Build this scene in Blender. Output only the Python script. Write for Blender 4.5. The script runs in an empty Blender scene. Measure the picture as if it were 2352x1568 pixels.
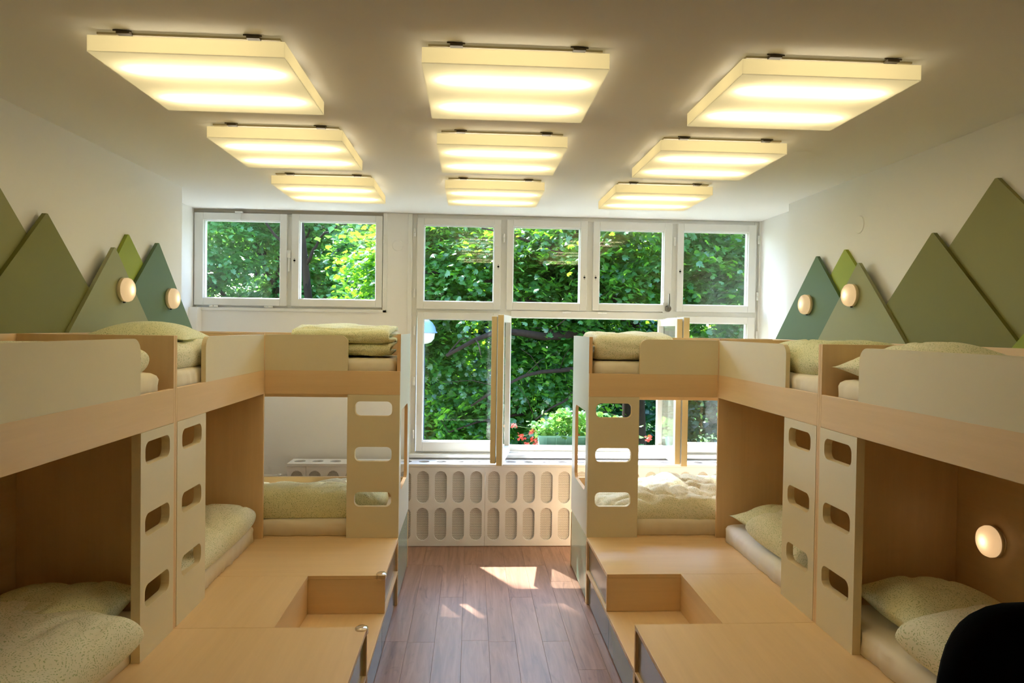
import bpy, bmesh, math, random
import numpy as np
from mathutils import Vector, Matrix, noise
from mathutils.geometry import tessellate_polygon

random.seed(7); RNG = np.random.default_rng(7)
SC = bpy.context.scene
COL = SC.collection

# ------------------------------------------------------------------ camera
cam_d = bpy.data.cameras.new('camera')
cam_d.sensor_width = 36.0
cam_d.lens = 1647.7 / 2352 * 36.0
cam_d.clip_start = 0.05; cam_d.clip_end = 300
cam = bpy.data.objects.new('camera', cam_d); COL.objects.link(cam)
_r = Vector((0.99827975, -0.05683847, 0.01438471))
_u = Vector((-0.01331594, 0.01913774, 0.99972818))
_f = Vector((0.05709831, 0.99819995, -0.01834796))
M = Matrix(((_r.x, _u.x, -_f.x, 0), (_r.y, _u.y, -_f.y, 0), (_r.z, _u.z, -_f.z, 1.75), (0, 0, 0, 1)))
cam.matrix_world = M
SC.camera = cam

# ------------------------------------------------------------------ world, sun, exposure
SKY_STRENGTH = 1.0
SUN_STRENGTH = 12.5
w = bpy.data.worlds.new('sky'); SC.world = w; w.use_nodes = True
nt = w.node_tree; nt.nodes.clear()
sky = nt.nodes.new('ShaderNodeTexSky'); sky.sky_type = 'NISHITA'; sky.sun_disc = False; sky.ozone_density = 2.5
sky.sun_elevation = math.radians(49.7); sky.sun_rotation = math.radians(-28.4)
bg = nt.nodes.new('ShaderNodeBackground'); bg.inputs['Strength'].default_value = SKY_STRENGTH
wo = nt.nodes.new('ShaderNodeOutputWorld')
nt.links.new(sky.outputs[0], bg.inputs[0]); nt.links.new(bg.outputs[0], wo.inputs[0])
sun_d = bpy.data.lights.new('sun', 'SUN'); sun_d.energy = SUN_STRENGTH; sun_d.angle = math.radians(0.7)
sun_d.color = (1.0, 0.97, 0.93)
sun = bpy.data.objects.new('sun', sun_d); COL.objects.link(sun)
sun.rotation_euler = Vector((0.54, -1.0, -1.34)).to_track_quat('-Z', 'Y').to_euler()
sun.location = (-8, 20, 22)
SC.view_settings.view_transform = 'Standard'
SC.view_settings.look = 'None'
SC.view_settings.gamma = 1.0
SC.view_settings.use_curve_mapping = False
SC.view_settings.exposure = 1.22
SC.cycles.use_denoising = True
SC.cycles.max_bounces = 10
SC.cycles.diffuse_bounces = 6
SC.cycles.glossy_bounces = 4
SC.cycles.transmission_bounces = 6
SC.cycles.transparent_max_bounces = 16
SC.cycles.sample_clamp_indirect = 6.0
SC.cycles.caustics_reflective = False
SC.cycles.caustics_refractive = False

# lamp strengths (the lamps' own light)
TUBE_L = 10.0
DIFF_L = 0.05

# ------------------------------------------------------------------ materials
def lin(r, g, b):
    f = lambda c: c / 12.92 if c <= 0.04045 else ((c + 0.055) / 1.055) ** 2.4
    return (f(r / 255), f(g / 255), f(b / 255), 1.0)

class NT:
    def __init__(self, name):
        self.m = bpy.data.materials.new(name); self.m.use_nodes = True
        self.t = self.m.node_tree; self.t.nodes.clear()
        self.out = self.t.nodes.new('ShaderNodeOutputMaterial')
    def n(self, kind, **kw):
        nd = self.t.nodes.new('ShaderNode' + kind)
        ins = kw.pop('ins', {})
        for k, v in kw.items(): setattr(nd, k, v)
        for k, v in ins.items():
            if hasattr(v, 'is_output') and v.is_output: self.t.links.new(v, nd.inputs[k])
            else: nd.inputs[k].default_value = v
        return nd
    def math(self, op, a, b=0.0, c=0.0):
        nd = self.n('Math', operation=op)
        for i, v in enumerate((a, b, c)):
            if hasattr(v, 'is_output'): self.t.links.new(v, nd.inputs[i])
            else: nd.inputs[i].default_value = v
        return nd.outputs[0]
    def mix(self, fac, a, b):
        nd = self.n('Mix', data_type='RGBA')
        for i, v in ((0, fac), (6, a), (7, b)):
            if hasattr(v, 'is_output'): self.t.links.new(v, nd.inputs[i])
            else: nd.inputs[i].default_value = v
        return nd.outputs[2]
    def ramp(self, fac, stops):
        nd = self.n('ValToRGB'); self.t.links.new(fac, nd.inputs[0])
        cr = nd.color_ramp
        while len(cr.elements) < len(stops): cr.elements.new(0.5)
        for e, (p, c) in zip(cr.elements, stops): e.position = p; e.color = c
        return nd.outputs[0]
    def surf(self, s): self.t.links.new(s, self.out.inputs[0]); return self.m
    def principled(self, color, rough=0.5, spec=0.5, bump=None, bstr=0.1, bdist=0.01, **kw):
        p = self.n('BsdfPrincipled')
        for k, v in (('Base Color', color), ('Roughness', rough), ('Specular IOR Level', spec)):
            if hasattr(v, 'is_output'): self.t.links.new(v, p.inputs[k])
            else: p.inputs[k].default_value = v
        for k, v in kw.items(): p.inputs[k.replace('_', ' ')].default_value = v
        if bump is not None:
            b = self.n('Bump', ins={'Height': bump, 'Strength': bstr, 'Distance': bdist})
            self.t.links.new(b.outputs[0], p.inputs['Normal'])
        return self.surf(p.outputs[0])
    def coord(self, scale=(1, 1, 1), kind='Object', loc=None):
        c = self.n('TexCoord')
        mp = self.n('Mapping'); self.t.links.new(c.outputs[kind], mp.inputs[0])
        mp.inputs['Scale'].default_value = scale
        return mp.outputs[0]

def m_plain(name, rgb, rough=0.5, var=0.03, nscale=6.0, spec=0.4, bump=0.0, bscale=120.0, **kw):
    k = NT(name)
    v = k.coord()
    nz = k.n('TexNoise', ins={'Vector': v, 'Scale': nscale, 'Detail': 3.0})
    c = lin(*rgb)
    lo = tuple(max(0, x * (1 - var)) for x in c[:3]) + (1,)
    hi = tuple(min(1, x * (1 + var)) for x in c[:3]) + (1,)
    col = k.mix(nz.outputs[0], lo, hi)
    bp = None
    if bump:
        b2 = k.n('TexNoise', ins={'Vector': v, 'Scale': bscale, 'Detail': 2.0}); bp = b2.outputs[0]
    return k.principled(col, rough, spec, bump=bp, bstr=bump, bdist=0.002, **kw)

def m_wood(name, axis, rgb=(232, 200, 154), rough=0.42):
    k = NT(name)
    s = [26, 26, 26]; s[axis] = 1.3
    v = k.coord(tuple(s))
    n1 = k.n('TexNoise', ins={'Vector': v, 'Scale': 1.0, 'Detail': 5.0, 'Roughness': 0.6, 'Distortion': 0.6})
    s2 = [150, 150, 150]; s2[axis] = 6
    n2 = k.n('TexNoise', ins={'Vector': k.coord(tuple(s2)), 'Scale': 1.0, 'Detail': 2.0})
    c = lin(*rgb)
    a = tuple(x * f for x, f in zip(c[:3], (0.96, 0.945, 0.92))) + (1,)
    b = tuple(min(1, x * 1.025) for x in c[:3]) + (1,)
    col = k.ramp(n1.outputs[0], [(0.3, a), (0.7, b)])
    col = k.mix(k.math('MULTIPLY', n2.outputs[0], 0.07), col, tuple(x * 0.6 for x in c[:3]) + (1,))
    return k.principled(col, rough, 0.4, bump=n2.outputs[0], bstr=0.03, bdist=0.001)

W_X = m_wood('maple_laminate_x', 0)
W_Y = m_wood('maple_laminate_y', 1)
W_Z = m_wood('maple_laminate_z', 2)
W_EDGE = m_wood('maple_edge', 2, (224, 184, 136))
CREAM = m_plain('cream_laminate', (226, 214, 182), 0.45, 0.02)
CREAM_EDGE = m_plain('cream_edge', (232, 216, 176), 0.5, 0.02)
PALE = m_plain('pale_grey_green_laminate', (216, 216, 204), 0.4, 0.02)
WALLP = m_plain('wall_paint', (240, 238, 234), 0.85, 0.015, 2.0, 0.2, 0.06, 160)
CEILP = m_plain('ceiling_paint', (240, 238, 233), 0.9, 0.015, 1.5, 0.1, 0.05, 120)
WINP = m_plain('white_window_paint', (234, 233, 228), 0.45, 0.03, 9, 0.4, 0.04, 60)
WINEDGE = m_plain('yellowed_window_paint', (222, 200, 152), 0.5, 0.05, 9)
COVERP = m_plain('white_cover_lacquer', (236, 238, 243), 0.45, 0.01)
DARKHOLE = m_plain('dark_hole', (16, 15, 14), 0.8)
STEEL = m_plain('dull_steel', (128, 122, 112), 0.4, 0.1, 20, Metallic=0.7)
PIPEP = m_plain('pipe_paint', (222, 217, 210), 0.5)
BLACKF = m_plain('black_fabric', (7, 7, 8), 0.95, 0.2, 30, 0.05, 0.2, 300)
BLACKP = m_plain('black_plastic', (14, 14, 15), 0.5)
G_DARK = m_plain('dark_green_board', (96, 118, 84), 0.55, 0.02, 4, 0.3)
G_SAGE = m_plain('sage_green_board', (152, 153, 110), 0.55, 0.02, 4, 0.3)
G_LIME = m_plain('lime_green_board', (154, 168, 58), 0.55, 0.02, 4, 0.3)
G_OLIVE = m_plain('olive_green_board', (124, 122, 60), 0.55, 0.02, 4, 0.3)
G_MOSS = m_plain('moss_green_board', (140, 138, 84), 0.55, 0.02, 4, 0.3)
D_MINT = m_plain('mint_drawer_lacquer', (150, 172, 152), 0.16, 0.01)
D_KHAKI = m_plain('khaki_drawer_lacquer', (142, 134, 118), 0.14, 0.01)
D_GREY = m_plain('grey_green_drawer_lacquer', (104, 112, 104), 0.12, 0.01)
D_OLIVE = m_plain('olive_drawer_lacquer', (128, 130, 88), 0.12, 0.01)
D_LIME = m_plain('lime_drawer_edge', (176, 190, 110), 0.3, 0.01)
SHEET = m_plain('cream_bed_sheet', (236, 226, 204), 0.85, 0.03, 10, 0.1, 0.1, 400)
SHEETW = m_plain('white_bed_sheet', (236, 234, 232), 0.85, 0.02, 10, 0.1, 0.1, 400)

def m_print(name, base, dash):
    k = NT(name)
    v = k.coord((11, 11, 11))
    vo = k.n('TexVoronoi', voronoi_dimensions='3D', feature='F1', ins={'Vector': v, 'Scale': 1.0, 'Randomness': 1.0})
    ring = k.math('SINE', k.math('MULTIPLY', vo.outputs['Distance'], 75.0))
    fine = k.n('TexVoronoi', voronoi_dimensions='3D', feature='F1', ins={'Vector': v, 'Scale': 14.0, 'Randomness': 1.0})
    d1 = k.n('MapRange', ins={0: ring, 1: -0.1, 2: 0.5}).outputs[0]
    d2 = k.n('MapRange', ins={0: fine.outputs['Distance'], 1: 0.52, 2: 0.34}).outputs[0]
    nz = k.n('TexNoise', ins={'Vector': v, 'Scale': 0.5, 'Detail': 2.0})
    amt = k.math('MULTIPLY', k.math('MULTIPLY', d1, d2), 0.7)
    bcol = k.mix(nz.outputs[0], lin(*base), lin(*[c - 8 for c in base]))
    col = k.mix(amt, bcol, lin(*dash))
    w_ = k.n('TexNoise', ins={'Vector': v, 'Scale': 60.0})
    return k.principled(col, 0.9, 0.1, bump=w_.outputs[0], bstr=0.08, bdist=0.001)
PRINT = m_print('green_dash_print_cotton', (238, 234, 208), (150, 168, 96))
PRINT2 = m_print('greener_dash_print_cotton', (232, 230, 190), (140, 158, 84))

def m_floor():
    k = NT('oak_laminate')
    oi = k.n('ObjectInfo')
    c = k.n('TexCoord')
    off = k.n('CombineXYZ', ins={0: k.math('MULTIPLY', oi.outputs['Random'], 37.0), 1: k.math('MULTIPLY', oi.outputs['Random'], 91.0), 2: 0.0})
    add = k.n('VectorMath', operation='ADD', ins={0: c.outputs['Object'], 1: off.outputs[0]})
    mp = k.n('Mapping', ins={'Vector': add.outputs[0], 'Scale': (22, 1.6, 22)})
    n1 = k.n('TexNoise', ins={'Vector': mp.outputs[0], 'Scale': 1.0, 'Detail': 6.0, 'Roughness': 0.62, 'Distortion': 1.2})
    mp2 = k.n('Mapping', ins={'Vector': add.outputs[0], 'Scale': (9, 2.4, 9)})
    n2 = k.n('TexNoise', ins={'Vector': mp2.outputs[0], 'Scale': 1.0, 'Detail': 3.0, 'Distortion': 2.0})
    col = k.ramp(n1.outputs[0], [(0.28, lin(104, 76, 62)), (0.5, lin(152, 114, 93)), (0.75, lin(178, 140, 118))])
    knot = k.n('MapRange', ins={0: n2.outputs[0], 1: 0.62, 2: 0.76}).outputs[0]
    col = k.mix(k.math('MULTIPLY', knot, 0.8), col, lin(74, 50, 40))
    tint = k.mix(oi.outputs['Random'], lin(164, 120, 96), lin(140, 97, 75))
    col = k.mix(0.3, col, tint)
    return k.principled(col, 0.36, 0.5, bump=n1.outputs[0], bstr=0.05, bdist=0.001)
FLOOR = m_floor()

def m_glass():
    k = NT('window_glass')
    lw = k.n('LayerWeight', ins={'Blend': 0.5})
    tr = k.n('BsdfTransparent', ins={'Color': (0.96, 0.985, 0.98, 1)})
    gl = k.n('BsdfGlossy', ins={'Color': (1, 1, 1, 1), 'Roughness': 0.02})
    fac = k.math('ADD', k.math('MULTIPLY', k.math('POWER', lw.outputs['Facing'], 5.0), 0.75), 0.05)
    mx = k.n('MixShader', ins={0: fac, 1: tr.outputs[0], 2: gl.outputs[0]})
    return k.surf(mx.outputs[0])
GLASS = m_glass()

def m_clearplastic():
    k = NT('clear_plastic')
    lw = k.n('LayerWeight', ins={'Blend': 0.35})
    tr = k.n('BsdfTransparent', ins={'Color': (0.9, 0.88, 0.85, 1)})
    gl = k.n('BsdfGlossy', ins={'Color': (1, 1, 1, 1), 'Roughness': 0.12})
    mx = k.n('MixShader', ins={0: lw.outputs['Facing'], 1: tr.outputs[0], 2: gl.outputs[0]})
    return k.surf(mx.outputs[0])
CLEAR = m_clearplastic()

def m_emit(name, rgb, s):
    k = NT(name)
    e = k.n('Emission', ins={'Color': rgb, 'Strength': s}); return k.surf(e.outputs[0])
def m_diffuser(name, rgb, s, trans):
    k = NT(name)
    e = k.n('Emission', ins={'Color': rgb, 'Strength': s})
    t = k.n('BsdfTranslucent', ins={'Color': trans})
    g = k.n('BsdfGlossy', ins={'Color': (1, 1, 1, 1), 'Roughness': 0.35})
    mx = k.n('MixShader', ins={0: 0.05, 1: t.outputs[0], 2: g.outputs[0]})
    a = k.n('AddShader', ins={0: e.outputs[0], 1: mx.outputs[0]}); return k.surf(a.outputs[0])
TUBE = m_emit('fluorescent_tube', (1.0, 0.89, 0.66, 1), TUBE_L)
DIFF = m_diffuser('acrylic_diffuser', (1.0, 0.87, 0.52, 1), DIFF_L, (0.85, 0.83, 0.75, 1))
DIFF_SIDE = m_diffuser('acrylic_diffuser_side', (1.0, 0.82, 0.42, 1), 0.16, (0.5, 0.46, 0.34, 1))
BULB = m_emit('warm_bulb', (1.0, 0.80, 0.54, 1), 5.5)
SHADE = m_diffuser('frosted_shade', (1.0, 0.66, 0.38, 1), 0.05, (0.64, 0.56, 0.44, 1))

def m_perf():
    k = NT('perforated_white_metal')
    c = k.n('TexCoord'); sep = k.n('SeparateXYZ', ins={0: c.outputs['Object']})
    P = 0.0085
    x = k.math('DIVIDE', sep.outputs[0], P); z = k.math('DIVIDE', sep.outputs[2], P * 0.866)
    row = k.math('FLOOR', z)
    sh = k.math('MULTIPLY', k.math('MODULO', k.math('ABSOLUTE', row), 2.0), 0.5)
    fx = k.math('SUBTRACT', k.math('FRACT', k.math('ADD', x, sh)), 0.5)
    fz = k.math('SUBTRACT', k.math('FRACT', z), 0.5)
    d = k.math('SQRT', k.math('ADD', k.math('MULTIPLY', fx, fx), k.math('MULTIPLY', fz, fz)))
    hole = k.math('LESS_THAN', d, 0.33)
    col = k.mix(hole, lin(236, 235, 235), lin(96, 94, 94))
    return k.principled(col, 0.5, 0.3)
PERF = m_perf()

def m_leaf(name, a, b, tr):
    k = NT(name)
    at = k.n('Attribute', attribute_name='tone')
    col = k.mix(at.outputs['Fac'], lin(*a), lin(*b))
    d = k.n('BsdfDiffuse', ins={'Color': col})
    tc = k.mix(at.outputs['Fac'], lin(*tr), lin(*[min(255, int(c * 1.2)) for c in tr]))
    t = k.n('BsdfTranslucent', ins={'Color': tc})
    g = k.n('BsdfGlossy', ins={'Color': (0.9, 1, 0.95, 1), 'Roughness': 0.35})
    m1 = k.n('MixShader', ins={0: 0.45, 1: d.outputs[0], 2: t.outputs[0]})
    m2 = k.n('MixShader', ins={0: 0.05, 1: m1.outputs[0], 2: g.outputs[0]})
    return k.surf(m2.outputs[0])
LEAF = m_leaf('maple_leaf', (26, 64, 38), (58, 104, 44), (122, 178, 36))
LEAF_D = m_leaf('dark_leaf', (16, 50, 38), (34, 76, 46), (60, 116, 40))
LEAF_L = m_leaf('light_leaf', (44, 100, 52), (80, 136, 66), (96, 150, 54))
LEAF_G = m_leaf('geranium_leaf', (70, 130, 56), (116, 168, 84), (140, 190, 80))
BARK = m_plain('dark_bark', (44, 36, 30), 0.9, 0.4, 14, 0.1, 0.5, 30)
GROUND = m_plain('garden_ground', (58, 84, 42), 0.95, 0.3, 0.6, 0.1)
PETAL = m_plain('red_petal', (226, 74, 62), 0.6, 0.15, 60)
STEM = m_plain('green_stem', (96, 132, 64), 0.7)
PLANTER = m_plain('teal_planter_plastic', (112, 166, 146), 0.5, 0.05, 8)
LAMPBLUE = m_plain('blue_grey_lamp_cap', (112, 140, 176), 0.35)
LAMPWHITE = m_plain('milky_lamp_bowl', (206, 208, 200), 0.4)
POLEM = m_plain('dark_blue_pole', (44, 62, 84), 0.5)
FACADE = m_plain('outside_render', (196, 190, 178), 0.9)

# ------------------------------------------------------------------ object helpers
def link(o):
    COL.objects.link(o); return o
def tag(o, label=None, cat=None, group=None, kind=None):
    if label: o['label'] = label
    if cat: o['category'] = cat
    if group: o['group'] = group
    if kind: o['kind'] = kind
    return o
def empty(name, loc=(0, 0, 0), label=None, cat=None, group=None, kind=None):
    e = bpy.data.objects.new(name, None); e.empty_display_size = 0.1
    link(e); e.location = loc
    return tag(e, label, cat, group, kind)
def attach(o, parent):
    if parent is not None:
        o.parent = parent
        p = parent; off = Vector((0, 0, 0))
        while p is not None: off += p.location; p = p.parent
        o.location = Vector(o.location) - off
    return o
def mesh_obj(name, me, mats, parent=None, loc=(0, 0, 0), smooth=False):
    """vertices are relative to loc; loc is in world space even under a parent"""
    if not isinstance(mats, (list, tuple)): mats = [mats]
    for m in mats: me.materials.append(m)
    if smooth: me.polygons.foreach_set('use_smooth', [True] * len(me.polygons))
    o = bpy.data.objects.new(name, me); link(o); o.location = loc
    return attach(o, parent)
def bevel(o, w=0.002, seg=2):
    md = o.modifiers.new('bevel', 'BEVEL'); md.width = w; md.segments = seg; md.limit_method = 'ANGLE'
    md.angle_limit = math.radians(50)
    return o

class MB:
    def __init__(self): self.v = []; self.f = []; self.mi = []
    def add(self, vs, fs, mi=0):
        b = len(self.v); self.v += [tuple(p) for p in vs]
        for f in fs: self.f.append(tuple(b + i for i in f)); self.mi.append(mi)
    def box(self, x0, x1, y0, y1, z0, z1, mi=0):
        x0, x1 = min(x0, x1), max(x0, x1); y0, y1 = min(y0, y1), max(y0, y1); z0, z1 = min(z0, z1), max(z0, z1)
        self.add([(x0, y0, z0), (x1, y0, z0), (x1, y1, z0), (x0, y1, z0), (x0, y0, z1), (x1, y0, z1), (x1, y1, z1), (x0, y1, z1)],
                 [(0, 3, 2, 1), (4, 5, 6, 7), (0, 1, 5, 4), (1, 2, 6, 5), (2, 3, 7, 6), (3, 0, 4, 7)], mi)
    def tube(self, pts, rad, n=10, mi=0, cap=True):
        pts = [Vector(p) for p in pts]
        if not isinstance(rad, (list, tuple)): rad = [rad] * len(pts)
        rings = []; up = None
        for i, p in enumerate(pts):
            d = (pts[min(i + 1, len(pts) - 1)] - pts[max(i - 1, 0)]).normalized()
            if up is None: up = d.orthogonal().normalized()
            a = (up - d * up.dot(d)).normalized(); b = d.cross(a); up = a
            rings.append([p + (a * math.cos(2 * math.pi * k / n) + b * math.sin(2 * math.pi * k / n)) * rad[i] for k in range(n)])
        vs = [q for r in rings for q in r]; fs = []
        for i in range(len(rings) - 1):
            for k in range(n):
                fs.append((i * n + k, i * n + (k + 1) % n, (i + 1) * n + (k + 1) % n, (i + 1) * n + k))
        if cap:
            fs.append(tuple(range(n - 1, -1, -1))); fs.append(tuple(len(vs) - n + k for k in range(n)))
        self.add(vs, fs, mi)
    def lathe(self, prof, n=28, axis='z', mi=0, c=(0, 0, 0)):
        vs = []; fs = []
        for r, h in prof:
            for k in range(n):
                a = 2 * math.pi * k / n; x, y = r * math.cos(a), r * math.sin(a)
                p = {'z': (x, y, h), 'x': (h, x, y), 'y': (x, h, y)}[axis]
                vs.append((p[0] + c[0], p[1] + c[1], p[2] + c[2]))
        for i in range(len(prof) - 1):
            for k in range(n):
                fs.append((i * n + k, i * n + (k + 1) % n, (i + 1) * n + (k + 1) % n, (i + 1) * n + k))
        self.add(vs, fs, mi)
    def build(self, name, mats, parent=None, loc=(0, 0, 0), smooth=False, recalc=True):
        me = bpy.data.meshes.new(name)
        lx, ly, lz = loc
        me.from_pydata([(x - lx, y - ly, z - lz) for x, y, z in self.v], [], self.f)
        me.polygons.foreach_set('material_index', self.mi)
        if recalc:
            bm = bmesh.new(); bm.from_mesh(me); bmesh.ops.recalc_face_normals(bm, faces=bm.faces); bm.to_mesh(me); bm.free()
        return mesh_obj(name, me, mats, parent, loc, smooth)

def box(name, b, mat, parent=None, bev=0.0015):
    """a box given by world extents; its origin is its own centre of base"""
    x0, x1, y0, y1, z0, z1 = b
    m = MB(); m.box(*b)
    o = m.build(name, mat, parent, ((x0 + x1) / 2, (y0 + y1) / 2, min(z0, z1)))
    if bev: bevel(o, bev)
    return o

def rrect(a0, a1, b0, b1, r, n=7):
    """rounded rectangle; r = one radius or (bl, br, tr, tl)"""
    if a0 > a1: a0, a1 = a1, a0
    if not isinstance(r, (tuple, list)): r = (r,) * 4
    pts = []
    for (cx, cy, rad, s) in ((a0, b0, r[0], math.pi), (a1, b0, r[1], 1.5 * math.pi), (a1, b1, r[2], 0), (a0, b1, r[3], 0.5 * math.pi)):
        if rad <= 0: pts.append((cx, cy)); continue
        ox = cx + rad * (1 if cx == a0 else -1); oy = cy + rad * (1 if cy == b0 else -1)
        for k in range(n + 1):
            a = s + 0.5 * math.pi * k / n
            pts.append((ox + rad * math.cos(a), oy + rad * math.sin(a)))
    return pts

def plate(name, outer, holes, plane, c0, c1, mats, parent=None, loc=None):
    """flat panel with holes: outline in a plane ('xz','yz','xy'), thickness from c0 to c1 on the third axis.
    material slots: 0 = face at c0, 1 = face at c1, 2 = edges"""
    loops = [outer] + list(holes)
    tri = tessellate_polygon([[Vector((a, b, 0)) for a, b in l] for l in loops])
    flat = [p for l in loops for p in l]; n = len(flat)
    def w(a, b, c): return {'xz': (a, c, b), 'yz': (c, a, b), 'xy': (a, b, c)}[plane]
    vs = [w(a, b, c0) for a, b in flat] + [w(a, b, c1) for a, b in flat]
    fs = []; mi = []
    for t in tri:
        fs.append(tuple(t)); mi.append(0); fs.append(tuple(n + i for i in reversed(t))); mi.append(1)
    s = 0
    for l in loops:
        for i in range(len(l)):
            j = (i + 1) % len(l)
            fs.append((s + i, s + j, n + s + j, n + s + i)); mi.append(2)
        s += len(l)
    m = MB(); m.v = vs; m.f = fs; m.mi = mi
    if loc is None:
        xs = [v[0] for v in vs]; ys = [v[1] for v in vs]; zs = [v[2] for v in vs]
        loc = ((min(xs) + max(xs)) / 2, (min(ys) + max(ys)) / 2, min(zs))
    return m.build(name, mats, parent, loc)

# ------------------------------------------------------------------ the room
YW = 6.0; ZC = 2.69
m = MB()
m.box(-2.6, 2.9, -1.6, 6.35, -0.20, -0.012)
floor = m.build('floor', m_plain('sub_floor', (70, 52, 42), 0.9)); tag(floor, 'reddish brown oak plank floor of the aisle', None, None, 'structure')
PW, PL = 0.1505, 1.29
pm = MB(); pm.box(-PW / 2 + 0.0003, PW / 2 - 0.0003, -PL / 2 + 0.0003, PL / 2 - 0.0003, -0.012, 0.0)
plank0 = None
offs = {}
for i in range(-14, 18):
    x = -0.030 + PW * (i + 0.5)
    if x > 2.45 or x < -2.2: continue
    # joint position per column
    off = {0: 5.28 - 0.0, -1: 4.64, 1: 3.972, -2: 3.974, -3: 5.28, 2: 4.63, 3: 3.97}.get(i, 3.2 + ((i * 0.43) % 1.29))
    k0 = math.ceil((-0.2 - off) / PL); k1 = math.floor((6.0 - off) / PL)
    for k in range(k0 - 1, k1 + 1):
        y0 = off + k * PL; y1 = y0 + PL
        if y1 < 0.6 or y0 > 6.0: continue
        if (x < -0.62 or x > 0.95) and y1 < 5.0: continue
        if plank0 is None:
            plank0 = pm.build('plank', FLOOR, floor, (0, 0, 0)); bevel(plank0, 0.0007, 1); o = plank0
        else:
            o = plank0.copy(); COL.objects.link(o)
        o.location = (x, (y0 + y1) / 2, 0.0)
m = MB(); m.box(-2.6, 2.9, -1.6, 6.30, ZC, ZC + 0.2)
ceil = m.build('ceiling', CEILP); tag(ceil, 'white painted ceiling carrying the square lamps', None, None, 'structure')
WLX, WRX = -1.992, 2.312
m = MB()
m.box(-2.6, WLX, -1.6, 5.06, 0, ZC); m.box(-2.6, -2.265, 5.06, 6.0, 0, ZC); m.box(-2.265, -2.20, 5.9, 6.0, 0, 1.885)
o = m.build('wall_left', WALLP); tag(o, 'white wall behind the left bunks', None, None, 'structure')
m = MB()
m.box(WRX, 2.9, -1.6, 5.15, 0, ZC); m.box(2.452, 2.9, 5.15, 6.0, 0, ZC)
o = m.build('wall_right', WALLP); tag(o, 'white wall behind the right bunks', None, None, 'structure')
m = MB(); m.box(-2.6, 2.9, -1.75, -1.6, 0, ZC)
o = m.build('wall_rear', WALLP); tag(o, 'white wall behind the viewer', None, None, 'structure')
m = MB()
YB = 6.32
m.box(-2.6, -2.275, YW, YB, -3.2, ZC); m.box(-2.275, -0.722, YW, YB, -3.2, 1.885); m.box(-0.722, -0.505, YW, YB, -3.2, ZC)
m.box(-0.505, 2.445, YW, YB, -3.2, 0.66); m.box(2.445, 2.9, YW, YB, -3.2, ZC); m.box(-2.6, 2.9, YW, YB, 2.688, 3.4)
o = m.build('wall_back', [WALLP]); tag(o, 'white window wall at the far end', None, None, 'structure')

# ------------------------------------------------------------------ windows
def frame_ring(mb, x0, x1, z0, z1, t, y0, y1, mi=0):
    tl, tr, tb, tt = t if isinstance(t, tuple) else (t,) * 4
    mb.box(x0, x0 + tl, y0, y1, z0, z1, mi); mb.box(x1 - tr, x1, y0, y1, z0, z1, mi)
    mb.box(x0 + tl, x1 - tr, y0, y1, z0, z0 + tb, mi); mb.box(x0 + tl, x1 - tr, y0, y1, z1 - tt, z1, mi)

def keyhole(parent, x, y, z):
    b = MB(); b.lathe([(0.0001, -0.0025), (0.008, -0.002), (0.009, 0.0)], 14, 'y', 0, (x, y, z))
    b.box(x - 0.003, x + 0.003, y - 0.002, y, z + 0.014, z + 0.018); b.box(x - 0.003, x + 0.003, y - 0.002, y, z - 0.019, z - 0.015)
    return b.build('keyhole', DARKHOLE, parent, (x, y, z))
def hinge(parent, x, y, z, horiz=False, L=0.07):
    b = MB()
    for s in (-1, 1):
        c = s * L * 0.26
        if horiz: b.tube([(x + c - L * .24, y, z), (x + c + L * .24, y, z)], 0.008, 10)
        else: b.tube([(x, y, z + c - L * .24), (x, y, z + c + L * .24)], 0.008, 10)
    return b.build('hinge', WINP, parent, (x, y, z))

def sash(win, x0, x1, z0, z1, gx0, gx1, gz0, gz1, yf=5.985, key=None, hinges=()):
    b = MB()
    y1 = yf + 0.075
    frame_ring(b, x0, x1, z0, z1, (gx0 - x0, x1 - gx1, gz0 - z0, z1 - gz1), yf, y1)
    g = 0.006
    frame_ring(b, gx0 - 0.001, gx1 + 0.001, gz0 - 0.001, gz1 + 0.001, 0.007, yf + 0.022, y1 - 0.002)
    o = b.build('sash', WINP, win, ((x0 + x1) / 2, yf, z0)); bevel(o, 0.004, 2)
    p = MB(); p.box(gx0 - 0.004, gx1 + 0.004, yf + 0.044, yf + 0.048, gz0 - 0.004, gz1 + 0.004)
    p.build('glass_pane', GLASS, o, ((gx0 + gx1) / 2, yf + 0.046, gz0))
    if key: keyhole(o, key[0], yf, key[1])
    for h in hinges: hinge(o, h[0], yf - 0.002, h[1], h[2] if len(h) > 2 else False)
    return o

win1 = empty('window_1', (-1.5, YW, 1.885), 'left high window with two white sashes', None, None, 'structure')
b = MB()
frame_ring(b, -2.275, -0.722, 1.885, 2.688, (0.03, 0.03, 0.035, 0.05), 6.02, 6.16)
b.box(-1.53, -1.465, 6.022, 6.16, 1.9, 2.66)
o = b.build('window_frame', WINP, win1, (-1.5, 6.02, 1.885)); bevel(o, 0.004)
b = MB(); b.box(-2.28, -0.722, 5.998, 6.02, 2.662, 2.688)
b.build('head_board', m_plain('greyed_paint', (168, 160, 146), 0.7), win1, (-1.5, 5.998, 2.662))
b = MB(); b.box(-0.735, -0.700, 5.985, 6.02, 1.86, 2.688); b.box(-2.275, -0.700, 5.985, 6.02, 1.862, 1.888)
bevel(b.build('trim_board', WINP, win1, (-1.5, 5.985, 1.86)), 0.004)
sash(win1, -2.258, -1.516, 1.905, 2.658, -2.187, -1.573, 1.964, 2.600, hinges=((-2.10, 1.896, True), (-1.66, 1.896, True)))
sash(win1, -1.479, -0.740, 1.906, 2.661, -1.418, -0.794, 1.966, 2.606, key=(-1.454, 2.28), hinges=((-0.728, 2.47), (-0.728, 2.03)))
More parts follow.
